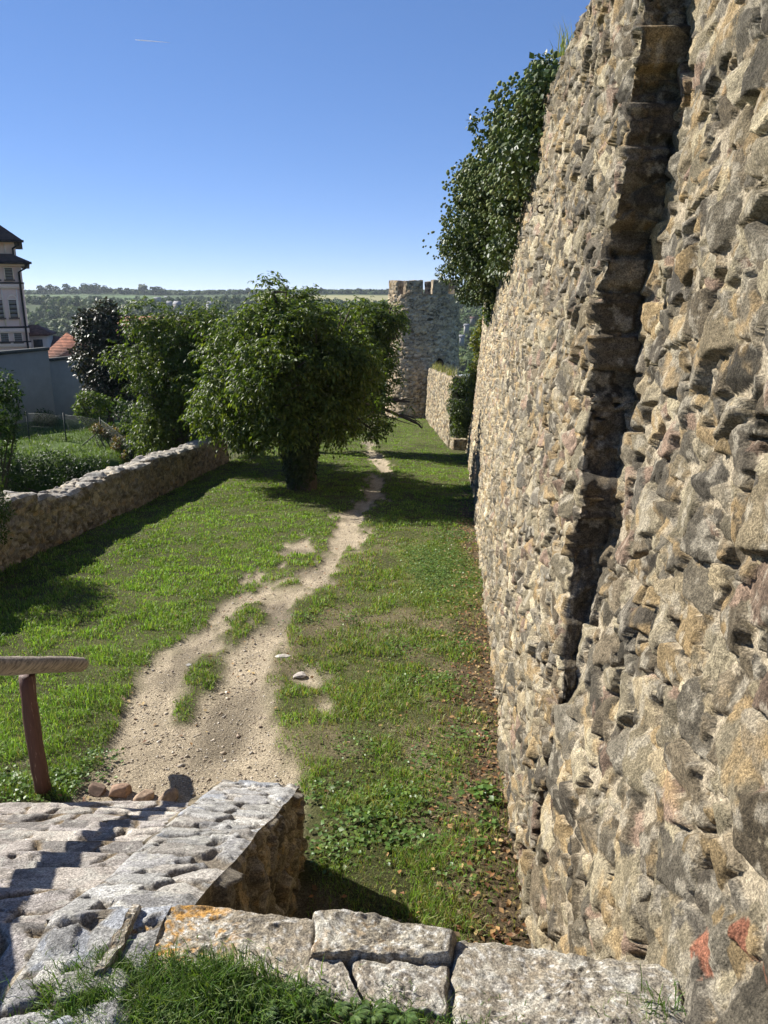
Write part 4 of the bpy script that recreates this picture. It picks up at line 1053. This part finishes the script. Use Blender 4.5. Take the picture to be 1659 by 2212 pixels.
shrub('low_hedge', 'low wild hedge at the foot of the garden bank', 'hedge', [lob(30,1020,28.6,60,42), lob(110,1012,28.7,60,40), lob(190,1022,28.7,50,40), lob(-40,1020,28.4,60,50), lob(235,1045,28.9,26,30)], 9000, .10, [(.028,.05,.014),(.04,.065,.018),(.022,.04,.012)], seed=28, shell=.6)
# bank grass
n = 26000; x = -27+17.6*rng.random(n); y = 28.9+11*rng.random(n)
z = garden_z(x, y); k = (fbm(x*1.5, y*1.5, 3, 3) > .36); x, y, z = x[k], y[k], z[k]; n = len(x)
c = np.array([(.10,.15,.03),(.13,.17,.035),(.08,.125,.025)])[rng.integers(0, 3, n)]*(.6+.7*rng.random((n, 1)))
o = blades('bank_grass', np.c_[x, y, z-.01], .08+.22*rng.random(n)**2, np.full(n, .026), c, MATS['grass blade'], .9)
tag(o, 'rough tall grass on the garden bank', 'grass', kind='stuff')
# bush in the gap beyond the rampart
shrub('gap_bush', 'tall grey-green shrub filling the gap between rampart and lower wall', 'shrub', [lob(990,838,33.5,22,26,36), lob(1012,830,33.6,22,28,36), lob(985,880,33.2,20,32,34), lob(1012,880,33.3,26,34,38), lob(992,930,33.0,20,30,32), lob(1018,930,33.1,20,30,32), lob(1000,962,32.8,14,16,22), lob(1030,800,33.8,14,26,30)], 6500, .11, [(.055,.075,.028),(.075,.095,.035),(.04,.058,.02)], seed=29)

# ================================================================== ivy on the rampart
def rampart_ivy():
    def wl(px, py, Y, out, rx, rz):
        """lobe seated on the wall face: height from the picture, pushed out by 'out' metres"""
        z = Y*elev(py); x = plane_x(Y, z)-out; d = Y*CT-z*ST
        return (x, Y, z, rx, 1.2, rz)
    L = []
    # crest at the top and the mass hanging down the far half of the face
    for Y, px, py, rx, rz, ry in ((11.6,1192,175,.28,.35,.8),(12.4,1165,215,.50,.45,.9),(13.2,1172,270,.50,.55,1.),(13.6,1120,225,.30,.35,.7),(14.2,1120,290,.55,.6,1.0),(14.5,1150,340,.55,.7,1.1),(15.0,1085,285,.28,.35,.7),(16.,1100,370,.70,.8,1.2),(16.,1060,370,.55,.6,1.),(17,1120,440,.6,.9,1.3),(17.5,1050,440,.75,.85,1.2),
            (18.,1015,445,.55,.6,1.0),(18.5,1085,520,.75,.9,1.3),(19,1030,530,.80,.8,1.2),(19.,995,515,.45,.6,.9),(20,1060,590,.75,.70,1.2),(20,1015,590,.60,.60,1.),(21,1085,600,.6,.65,1.1),(21,985,560,.3,.4,.7),(21,1040,625,.55,.35,.9)):
        p = at(px, py, Y); L.append((p[0], Y, p[2], rx, ry, rz))
    L = [(a, b, c, d*.9, e*.9, f*.9) for a, b, c, d, e, f in L]
    for px, py, s_ in ((1200,165,.26),(1196,215,.34),(1185,265,.42),(1178,320,.42),(1168,370,.42),(1155,420,.45),(1142,470,.5),(1125,520,.5),(1108,560,.5),(1092,595,.5),(1075,620,.42)):
        y_, z_ = wallpt(px-12, py); L.append((plane_x(y_, z_)-.12, y_, z_, .22, s_*1.6, s_))
    root = thing('rampart_ivy', (2.6, 15, 1), 'great dark mass of flowering ivy hanging from the top of the rampart', 'ivy')
    r = np.random.default_rng(33)
    foliage('foliage', clusters(L, 24, r, (.18, .46)), 46000, .075, [(.045,.072,.02),(.06,.088,.024),(.034,.056,.016),(.08,.105,.032)], DARKLEAF(), root, .75, .5, .8, .34, .5, r)
    # flower heads: small pale green balls standing just outside the leaves
    P, q = in_lobes(clusters(L, 24, np.random.default_rng(34), (.18, .46)), 9000, .97, r); P = P+q*(.03+.07*r.random((len(q), 1)))
    import bmesh
    bm = bmesh.new(); bmesh.ops.create_icosphere(bm, subdivisions=1, radius=1); V0 = np.array([v.co[:] for v in bm.verts]); F0 = np.array([[v.index for v in f.verts] for f in bm.faces]); bm.free()
    k = vn3(P*1.1, 8) > .42; P = P[k]; m = len(P)
    V = V0[None]*(.022+.016*r.random((m, 1, 1)))*(.75+.5*r.random((m, 12, 1)))+P[:, None]
    f = (F0[None]+np.arange(m)[:, None, None]*12).reshape(-1, 3)
    cl = np.array([(.17,.20,.08),(.21,.23,.10),(.13,.17,.06)])[r.integers(0, 3, m)]*(.7+.5*r.random((m, 1)))
    mesh_np('flower_heads', V.reshape(-1, 3), [f], mat_attr('ivy flower', .9, .1, 60, (.8, 1.2), 0), root, np.repeat(cl, 12, 0))
    # trailing tail below the mass
    t = thing('ivy_tendrils', (3.2, 23, 0), 'thin trailing strands of ivy below the big ivy mass on the rampart', 'ivy')
    LL = []
    for Y, py, s in ((21,640,.3),(21,665,.22),(21.2,690,.16),(22.5,650,.22),(22.5,685,.16),(24,668,.2)):
        z = Y*elev(py); LL.append((plane_x(Y, z)-.1, Y, z, .12, s*1.4, s))
    foliage('foliage', LL, 700, .09, IVY+[(.09,.11,.03)], LEAF(), t, .8, .2, .75, .3, .3, r)
    v = thing('end_creeper', (3.7, 30, -3), 'yellowing creeper climbing the far end edge of the rampart', 'creeper')
    LL = []
    for py in np.arange(700, 880, 14):
        Y = 29.9; z = Y*elev(py); LL.append((plane_x(Y, z)-.08+.1*r.normal(), Y+.2, z, .16+.08*r.random(), .3, .3))
    foliage('foliage', LL, 1500, .10, [(.15,.16,.035),(.11,.13,.03),(.19,.17,.05),(.07,.09,.025)], LEAF(), v, .6, .3, .75, .3, .3, r)
    # grass tuft on the crest
    g = thing('crest_tuft', at(1215, 140, 9.6), 'wispy pale tuft of dry weed on the crest of the rampart above the ivy', 'plant')
    b = at(1214, 150, 9.6); b[0] = plane_x(9.6, 2.6)+.02; b[2] = 2.6
    n = 50; P = b+r.normal(size=(n, 3))*np.array((.05, .08, .01)); P[:, 2] = 2.55
    blades('stems', P, .15+.28*r.random(n), np.full(n, .012), np.array([(.16,.19,.08),(.24,.23,.12)])[r.integers(0, 2, n)], MATS['grass blade'], .4, parent=g)
    c = thing('crest_twig', at(1185, 178, 10.5), 'bare twig and feathery weed rising from the ivy crest', 'plant')
rampart_ivy()
bpy.data.objects.remove(bpy.data.objects['crest_twig'])

# ================================================================== garden wire fence
def wire_fence():
    pts = [at(-60, 918, 35.5), at(62, 935, 35.), at(143, 950, 34.), at(222, 968, 32.6), at(285, 1003, 30.5)]
    for p in pts: p[2] = garden_z(p[:1], p[1:2])[0]
    root = thing('wire_fence', pts[2], 'green wire mesh fence on thin dark posts across the garden bank', 'fence')
    for p in pts:
        mb = MB(); mb.tube(np.array([p-(0, 0, .3), p+(0, 0, 1.28)]), .03, 6, np.array((.03, .04, .03))); mb.build('post', mat_attr('fence paint', .6, .3, 20, (.8, 1.2), 0), root)
    p = pts[3]; mb = MB(); mb.tube(np.array([p+np.array((-.9, -.2, 0)), p+np.array((0, 0, .75))]), .025, 6, np.array((.05, .05, .045))); mb.build('brace', mat_attr('fence paint'), root)
    V = []; E = []
    mb = MB()
    for a, b in zip(pts[:-1], pts[1:]):
        d = b-a; L = np.linalg.norm(d[:2])
        for h in (.05, .6, 1.2):
            mb.tube(np.array([a+(0, 0, h), b+(0, 0, h)]), .006, 3, np.array((.03, .045, .03)))
        for s in np.arange(-1.15, L, .11):
            for sg in (1, -1):
                s0, s1 = (s, s+1.15) if sg > 0 else (s+1.15, s)
                u = np.array([s0, s1]); h = np.array([.05, 1.2])
                lo, hi = 0., L
                # clip to the bay
                t0, t1 = 0., 1.
                du = s1-s0
                ta, tb = sorted(((0-s0)/du, (L-s0)/du)); t0 = max(t0, ta); t1 = min(t1, tb)
                if t1-t0 < .05: continue
                q = [a+d*((s0+du*t)/L)+np.array((0, 0, .05+1.15*t)) for t in (t0, t1)]
                mb.tube(np.array(q), .0035, 3, np.array((.03, .045, .03)))
    mb.build('wire_mesh', mat_attr('fence paint'), root)
wire_fence()

# ================================================================== plain grey wall, houses
PL = lambda n, c, a=(.9, 1.1), s=1.5: mat_attr(n, .9, .15, s, a, .25, 40, .01, c)
def bx(name, lo, hi, mat, parent, M=None):
    mb = MB(); mb.box(lo, hi, None, M); return mb.build(name, mat, parent)
def frame_at(corner, ang):
    ca, sa = math.cos(ang), math.sin(ang); c = np.array(corner)
    return lambda V: np.c_[c[0]+V[:, 0]*ca-V[:, 1]*sa, c[1]+V[:, 0]*sa+V[:, 1]*ca, c[2]+V[:, 2]]
def grey_wall():
    a = at(-30, 925, 39.5); m = at(122, 915, 44.5); e = at(178, 915, 46.5)
    root = thing('rendered_wall', (m[0], m[1], -7), 'plain grey-green rendered wall with dark coping, stepped down at one end', 'wall')
    d = unit((m-a)[:2]); ang = math.atan2(d[1], d[0]); M = frame_at((a[0], a[1], 0), ang); L = np.linalg.norm((m-a)[:2])
    z1 = at(60, 762, 42.5)[2]; z2 = z1-.62
    bx('render', (-4, 0, -8.5), (L, .35, z1), PL('grey render', (.29, .265, .21)), root, M)
    bx('coping', (-4, -.07, z1), (L+.06, .42, z1+.16), PL('dark coping', (.06, .065, .06)), root, M)
    bx('lower_render', (L+.003, .003, -8.5), (L+6, .34, z2), PL('grey render', (.29, .265, .21)), root, M)
    bx('lower_coping', (L+.065, -.065, z2), (L+6, .415, z2+.14), PL('dark coping', (.06, .065, .06)), root, M)
grey_wall()
def tile_roof_mat(name, c, s=9):
    if name in MATS: return MATS[name]
    m, nt, b, out = new_mat(name)
    co = nd(nt, 'ShaderNodeTexCoord').outputs['Object']
    n = nd(nt, 'ShaderNodeTexNoise', Scale=3.5, Detail=5.0); nt.links.new(co, n.inputs['Vector'])
    wv = nd(nt, 'ShaderNodeTexWave', Scale=s*.35, Distortion=.6); wv.bands_direction = 'Z'; nt.links.new(co, wv.inputs['Vector'])
    v = nd(nt, 'ShaderNodeTexVoronoi', Scale=s*.6); nt.links.new(co, v.inputs['Vector'])
    cr = nd(nt, 'ShaderNodeValToRGB'); nt.links.new(v.outputs['Color'], cr.inputs[0])
    e = cr.color_ramp.elements; e[0].color = (*[k*.7 for k in c], 1); e[1].color = (*[min(1, k*1.35) for k in c], 1); e[0].position = .2; e[1].position = .8
    nt.links.new(cr.outputs[0], b.inputs['Base Color']); b.inputs['Roughness'].default_value = .85
    bp = nd(nt, 'ShaderNodeBump', Strength=.8, Distance=.05); nt.links.new(wv.outputs['Fac'], bp.inputs['Height']); nt.links.new(bp.outputs[0], b.inputs['Normal'])
    MATS[name] = m; return m
def pink_building():
    Y = 70.; c = at(52, 640, Y); ang = RAD(24); px = (Y*CT)/F
    M = frame_at((c[0], c[1], 0), ang)
    root = thing('pink_building', (c[0], c[1], -14), 'tall pale pink building with dark two-tier roof and arched louvred windows', 'building')
    wall = PL('pink render', (.85, .62, .47), (.88, 1.1), .6); trim = PL('pale trim', (.86, .68, .55)); dark = tile_roof_mat('dark roof tile', (.060, .038, .032)); gut = PL('gutter metal', (.03, .026, .026))
    zz = lambda py: at(52, py, Y)[2]
    W, D = 16., 12.
    bx('wall', (-W, 0, -16), (0, D, zz(563)), wall, root, M)
    bx('upper_wall', (-W, .9, zz(566)), (-.3, D-.9, zz(514)), wall, root, M)
    def hip(name, x0, x1, y0, y1, z0, z1, inx, iny, th=.22):
        mb = MB(); V = [(x0, y0, z0), (x1, y0, z0), (x1, y1, z0), (x0, y1, z0), (x0+inx, y0+iny, z1), (x1-inx, y0+iny, z1), (x1-inx, y1-iny, z1), (x0+inx, y1-iny, z1)]
        V += [(a, b, q-th) for a, b, q in V[:4]]
        mb.add(M(np.array(V)), [[(0,1,5,4), (1,2,6,5), (2,3,7,6), (3,0,4,7), (4,5,6,7), (8,9,1,0), (9,10,2,1), (10,11,3,2), (11,8,0,3), (11,10,9,8)]], None)
        return mb.build(name, dark, root)
    hip('skirt_roof', -W-.6, .75, -.75, D+.7, zz(566)+.05, zz(548), 1.3, 1.35)
    hip('roof', -W-.5, .35, -.05+.15, D-.1, zz(517), zz(517)+4.6, 5.8, 5.4)
    bx('cornice', (-W, -.32, zz(575)), (.32, -.003, zz(566)-.19), trim, root, M)
    bx('upper_cornice', (-W, .62, zz(523)), (-.3, .897, zz(517)-.23), trim, root, M)
    for py, h in ((613, .12), (708, .14), (739, .1)):
        bx('string_course', (-W, -.16, zz(py)), (.14, -.002, zz(py)+h), gut, root, M)
        bx('string_moulding', (-W, -.12, zz(py)-.42), (.10, -.003, zz(py)-.002), trim, root, M)
    for k, x in enumerate((-.55, -1.72, -2.9, -4.1, -5.3, -6.5)):
        bx('pilaster', (x-.06, -.05, zz(708)+.145), (x+.06, -.001, zz(613)-.43), trim, root, M)
        bx('upper_pilaster', (x-.06-.5, .84, zz(548)), (x+.06-.5, .898, zz(525)), trim, root, M)
    sill = PL('grey sill', (.16, .12, .10)); lou = PL('grey louvre', (.22, .20, .18)); blk = PL('shadow slot', (.06, .05, .045))
    def window(x, z0, z1, arch):
        w_ = .30
        f = MB(); f.box((x-w_-.07, -.05, z0), (x-w_, .001, z1), None, M); f.box((x+w_, -.05, z0), (x+w_+.07, .001, z1), None, M); f.box((x-w_-.07, -.05, z1), (x+w_+.07, .001, z1+.07), None, M)
        wn = f.build('window', trim, root)
        mb = MB(); mb.box((x-w_, -.012, z0), (x+w_, -.004, z1), None, M); mb.build('dark_opening', blk, wn)
        mb = MB(); n = max(4, int((z1-z0)/.3))
        for i in range(n):
            z = z0+(z1-z0)*(i+.1)/n; mb.box((x-w_+.002, -.045, z), (x+w_-.002, -.014, z+(z1-z0)/n*.72), None, M)
        mb.build('louvres', lou, wn)
        mb = MB(); mb.box((x-w_-.12, -.16, z0-.13), (x+w_+.12, .001, z0-.003), None, M); mb.build('sill', sill, wn)
        if arch:
            a = np.linspace(0, math.pi, 10); V = []
            for rr in (w_, w_+.09):
                for t in a: V.append((x+rr*math.cos(t), -.055, z1+.072+rr*math.sin(t)))
            mb = MB(); k = np.arange(9); mb.add(M(np.array(V)), [np.stack([k, k+10, k+11, k+1], 1)]); mb.build('arch_moulding', trim, wn)
    for x in (-.98, -2.05, -3.35, -4.5, -5.7):
        window(x, zz(604), zz(579), False); window(x+.0, zz(686), zz(648), True); window(x+.1, zz(738), zz(719), False)
    mb = MB(); q = M(np.array([(.55, -.7, zz(566)), (.35, -.6, zz(580)), (-.18, -.12, zz(588)), (-.18, -.12, zz(740)), (-.12, -.12, -10)]))
    mb.tube(q, .09, 8, None); q = M(np.array([(.1, .2, zz(518)), (.05, .3, zz(528)), (-.45, .80, zz(536)), (-.45, .80, zz(550))])); mb.tube(q, .08, 8, None)
    mb.build('drainpipe', gut, root)
    for lo, hi, z in (((-W-.6, -.92), (.92, -.76), zz(566)-.05), ((-W-.5, -.06), (.5, .09), zz(517)-.1)):
        bx('gutter', (lo[0], lo[1], z-.14), (hi[0], hi[1], z+.06), gut, root, M)
pink_building()
def gable_house(name, label, c, w, d, h, rh, ang, wallc, roofm, cat='house', hip=0., win=0, chim=0, group=None, over=.3):
    M = frame_at(c, ang); root = thing(name, c, label, cat, group)
    bx('wall', (-w/2, -d/2, -3), (w/2, d/2, h), PL('wall %.2f %.2f' % wallc[:2], wallc), root, M)
    mb = MB(); o = over; th = .2
    V = np.array([(-w/2-o, -d/2-o, h), (w/2+o, -d/2-o, h), (w/2+o, d/2+o, h), (-w/2-o, d/2+o, h), (-w/2-o+hip, 0, h+rh), (w/2+o-hip, 0, h+rh)], float)
    V = np.vstack([V, V[:4]-(0, 0, th)]); V[:, 2] += .02
    mb.add(M(V), [[(0,1,5,4), (2,3,4,5), (6,7,1,0), (7,8,2,1), (8,9,3,2), (9,6,0,3), (9,8,7,6)], [(1,2,5), (3,0,4)]])
    rf = mb.build('roof', roofm, root)
    if chim: bx('chimney', (w*.2, -.3, h+rh*.35), (w*.2+.6, .3, h+rh+.5), PL('chimney brick', (.25, .14, .1)), rf, M)
    for i in range(win):
        x = -w/2+w*(i+.5)/win
        bx('window', (x-.4, -d/2-.03, h-1.7), (x+.4, -d/2+.05, h-.5), PL('dark pane', (.05, .055, .06)), root, M)
    return root
red = tile_roof_mat('red roof tile', (.34, .135, .075)); dkred = tile_roof_mat('old dark roof tile', (.13, .065, .05)); gry = tile_roof_mat('grey roof tile', (.22, .22, .23))
p = at(150, 772, 58.); gable_house('tower_roofed_house', 'house with a pointed orange tile roof behind the grey garden wall', (p[0], p[1], p[2]-2), 3.4, 3.4, 2.0, 1.75, RAD(18), (.55, .46, .36), red, hip=1.95)
p = at(78, 722, 74.); gable_house('annex_house', 'small cream annex with dark hipped roof beside the pink building', (p[0]-.2, p[1], p[2]-1.4), 2.6, 3, 1.5, .75, RAD(10), (.58, .50, .42), dkred, hip=1.2, win=2)
p = at(100, 745, 76.); gable_house('low_annex', 'lower annex with a long dark red roof slope beside the cream annex', (p[0], p[1], p[2]-1.2), 4.6, 4, .9, 1.1, RAD(8), (.58, .50, .38), dkred, hip=1.5)
p = at(335, 722, 62.); gable_house('tiled_roof_house', 'house with a broad red tile roof glimpsed behind the walnut leaves', (p[0], p[1], p[2]-2), 5.2, 6, 2, 1.35, RAD(12), (.5, .42, .34), red, hip=.3, chim=0)
p = at(440, 800, 60.); gable_house('hidden_house', 'long house with red tile roof mostly hidden by the walnut trees', (p[0], p[1], p[2]-2), 7, 6, 2.2, 2.2, RAD(5), (.5, .42, .34), red, hip=.3)
# garden shed in the gap
p = at(1000, 812, 39.); root = thing('garden_shed', (p[0], p[1], p[2]-2), 'small shed with a pale corrugated sheet roof beyond the lower wall', 'shed')
M = frame_at((p[0]+.55, p[1], p[2]), RAD(8)); bx('wall', (-.7, -.8, -3), (1.5, 1.2, -.25), PL('shed board', (.12, .09, .06)), root, M)
mb = MB(); nu = 60; u = np.linspace(-.95, 1.8, nu); hgt = .025*np.sin(u*60)
V = np.vstack([np.c_[u, np.full(nu, -1.0), -.02+.17*u+hgt], np.c_[u, np.full(nu, 1.4), -.02+.17*u+hgt]]); V = np.vstack([V, V-(0, 0, .02)]); k = np.arange(nu-1)
mb.add(M(V), [np.stack([k, k+1, k+1+nu, k+nu], 1), np.stack([k, k+nu, k+1+nu, k+1], 1)+2*nu, np.stack([k, k+2*nu, k+1+2*nu, k+1], 1)]); mb.build('roof', PL('corrugated sheet', (.42, .46, .50)), root)
# cottages on the far hillside
gw = PL('x', (.6, .58, .55))
for k, (px, py, Y, w_, d_, h_, rh, an, wc, rm, lb) in enumerate(((455,661,640,8,8,4,5,40,(.75,.73,.70),gry,'white cottage with steep grey gable on the wooded far slope'),
    (383,658,660,9,7,3,4,-20,(.50,.46,.40),gry,'grey-roofed cottage among trees on the far slope'),(366,657,690,7,6,3,3.5,15,(.68,.66,.6),gry,'small white cottage beside the grey-roofed one on the far slope'),
    (340,645,880,11,6,3,2,5,(.72,.72,.70),gry,'long white barn standing in the pale field'),(361,643,900,9,5,2.5,2,10,(.74,.74,.72),gry,'white shed next to the long barn in the pale field'),
    (393,679,520,6,5,3,2,30,(.48,.52,.54),gry,'low pale-roofed hut lower on the wooded slope'),
    (1008,704,430,4,3.4,2.2,1.4,10,(.62,.6,.56),gry,'pale cottage on the slope seen past the tower'),(1021,688,520,5,3.6,2.2,1.4,-15,(.46,.42,.38),dkred,'brown-roofed cottage above the pale one past the tower'),(998,728,340,3.4,2.8,1.8,1.2,-5,(.6,.6,.6),gry,'little white hut among orchards past the tower'),
    (186,712,420,8,6,2.6,2,-10,(.48,.42,.34),dkred,'brown farmhouse half hidden in the far woods'))):
    p = at(px, py, Y); z = ground_z(p[:1], p[1:2])[0]
    gable_house('far_cottage', lb, (p[0], p[1], max(z, p[2]-h_*.5)), w_*.62, d_*.62, h_*.62, rh*.62, RAD(an), tuple(.5*q for q in wc), rm)

# ================================================================== far woods
def far_woods():
    r = np.random.default_rng(77)
    def proto(nq, s):
        q = unit(r.normal(size=(nq, 3))); rad = .55+.45*r.random(nq)**.5
        lob_ = .8+.35*vn3(q*1.7+s*9, s)
        P = q*(rad*lob_)[:, None]*np.array((.5, .5, .52))+np.array((0, 0, .55))
        n_ = unit(q+np.array((0, 0, .35))+r.normal(size=(nq, 3))*.45); a = unit(np.cross(n_, r.normal(size=(nq, 3)))); b = np.cross(n_, a)
        h = (.10+.07*r.random(nq))[:, None]
        return np.stack([P-a*h-b*h*.7, P+a*h-b*h*.6, P+a*h*.8+b*h, P-a*h*.7+b*h*.8], 1)
    PR = [proto(72, k+1) for k in range(7)]
    def place(x, y, hgt, wid, name, lab, kind='stuff'):
        z = ground_z(x, y); Vs = []; Cs = []
        pk = r.integers(0, 7, len(x)); az = r.random(len(x))*6.283
        pal = 1.5*np.array([(.045,.070,.018),(.060,.085,.022),(.036,.058,.016),(.078,.095,.026),(.05,.075,.024)])
        tc = pal[r.integers(0, 5, len(x))]*(.7+.6*r.random((len(x), 1)))
        for k in range(7):
            m = pk == k; 
            if not m.any(): continue
            ca, sa = np.cos(az[m])[:, None, None], np.sin(az[m])[:, None, None]; B = PR[k][None]
            V = np.stack([(B[..., 0]*ca-B[..., 1]*sa)*wid[m][:, None, None], (B[..., 0]*sa+B[..., 1]*ca)*wid[m][:, None, None], B[..., 2]*hgt[m][:, None, None]], -1)
            V = V+np.stack([x[m], y[m], z[m]-.3], -1)[:, None, None]
            Vs.append(V.reshape(-1, 3)); Cs.append(np.repeat(np.repeat(tc[m], 72, 0)*(.75+.5*r.random((m.sum()*72, 1))), 4, 0))
        V = np.vstack(Vs); n = len(V)//4
        o = mesh_np(name, V, [np.arange(n*4).reshape(n, 4)], mat_leaf('wood leaf', .7, .15, .15, (1.2, 1.3, .6)), None, np.vstack(Cs))
        tag(o, lab, 'woods', kind=kind); return o
    n = 16000; y = 200+1000*r.random(n)**.9; a = -.62+.90*r.random(n); x = a*y
    f = field_mask(x, y); m = ~(f[0]|f[1]|f[2]|f[3]); m &= (fbm(x/45, y/45, 21, 3) > .40+.10*sst(800, 1000, y)); x, y = x[m], y[m]
    k = r.random(len(x)) < .62*(1-.45*sst(700, 1100, y)); x, y = x[k], y[k]
    h = (5.5+5*r.random(len(x)))*(1-.35*sst(700, 1100, y)); place(x, y, h, h*(.75+.35*r.random(len(x))), 'far_woods', 'woods covering the far slope of the valley')
    # nearer slope below the garden
    n = 700; y = 75+130*r.random(n); x = (-.62+.95*r.random(n))*y; h = 4+4*r.random(n); place(x, y, h, h*.9, 'slope_woods', 'bushes and trees on the slope below the garden')
    n = 900; y = 170+420*r.random(n); x = (.045+.16*r.random(n))*y; h = 4+5*r.random(n); place(x, y, h, h*(.75+.35*r.random(n)), 'hillside_orchards', 'trees and orchards on the hillside past the tower')
    # hedge lines between the fields
    xs_, ys_ = [], []
    for y0, a0, a1, nn in ((1130,-.5,-.27,70),(1022,-.16,.04,70),(885,-.16,.03,60)):
        aa = a0+(a1-a0)*r.random(nn); xs_.append(aa*y0); ys_.append(y0+r.normal(size=nn)*6)
    x = np.concatenate(xs_); y = np.concatenate(ys_); h = 2+2.2*r.random(len(x)); place(x, y, h, h*1.2, 'field_hedges', 'bushy hedges between the fields on the plateau')
    n = 1500; y = 1330+110*r.random(n); x = (-.62+.75*r.random(n))*y; h = 4+3*r.random(n); place(x, y, h, h*1.5, 'ridge_woods', 'low continuous tree belt along the ridge')
    # single trees standing clear on the ridge: each a thing
    pr = MB()
    proto_me = None
    gsp = []
    for px in list(np.linspace(92, 360, 17))+[430, 452, 470, 500, 540, 610, 645, 690, 735, 752, 772, 795, 812, 826, 838]:
        gsp.append(px+r.normal()*4)
    base = None
    for k, px in enumerate(gsp):
        Y = 1310+40*r.random(); x = (px-CX)/F*Y*CT; z = ground_z(np.array([x]), np.array([Y]))[0]; hh = (9+9*r.random())*(1 if px < 380 else .6)
        if base is None or k % 5 == 0:
            V = PR[k % 7].reshape(-1, 3).copy(); V[:, 2] = V[:, 2]*.8+.2
            tcol = np.repeat(np.tile((.045, .066, .022), (72, 1))*(.7+.6*r.random((72, 1))), 4, 0)
            me_c = mesh_np('crown', V, [np.arange(288).reshape(72, 4)], MATS['wood leaf'], None, tcol)
            mb = MB(); mb.tube(np.array([(0, 0, -.1), (0, 0, .5)]), [.03, .015], 5, np.array((.07, .06, .05))); me_t = mb.build('trunk', BARK(), None)
            protos = (me_c, me_t); first = True
        root = bpy.data.objects.new('ridge_tree', None); COL.objects.link(root); root.location = (x, Y, z); root.rotation_euler.z = r.random()*6
        root.scale = (hh*(.8+.5*r.random()), hh, hh)
        tag(root, 'solitary tree standing up from the skyline of the far ridge', 'tree', 'trees along the ridge skyline')
        for pmesh in protos:
            q = pmesh if first else pmesh.copy()
            if not first: COL.objects.link(q)
            q.parent = root
        base = protos; first = False
far_woods()

# ---- vapour trail
a = at(292, 86, 6000.); b = at(368, 92, 6000.)
mb = MB(); k = np.linspace(0, 1, 9)[:, None]
mb.tube(a*(1-k)+b*k, np.array([1, 2.2, 2.6, 2.4, 2.1, 1.8, 1.4, 1, .5]), 8, np.array((.85, .85, .85)))
o = mb.build('vapour_trail', mat_leaf('vapour', 1, 0, .6, (1, 1, 1)), None)
tag(o, 'short thin white vapour trail high in the blue sky', 'vapour trail')
# ================================================================== air
mb = MB(); mb.box((-3050, -450, -95), (3050, 3300, 34)); m = bpy.data.materials.new('pale air'); m.use_nodes = True
nt = m.node_tree; nt.nodes.clear(); out = nt.nodes.new('ShaderNodeOutputMaterial'); pv = nt.nodes.new('ShaderNodeVolumePrincipled')
pv.inputs['Color'].default_value = (.80, .90, 1.0, 1); pv.inputs['Density'].default_value = .00009; pv.inputs['Anisotropy'].default_value = .2
nt.links.new(pv.outputs[0], out.inputs['Volume'])
HAZE = True
if HAZE:
    o = mb.build('haze', m, None); tag(o, 'thin bluish haze over the valley', 'haze', kind='stuff')
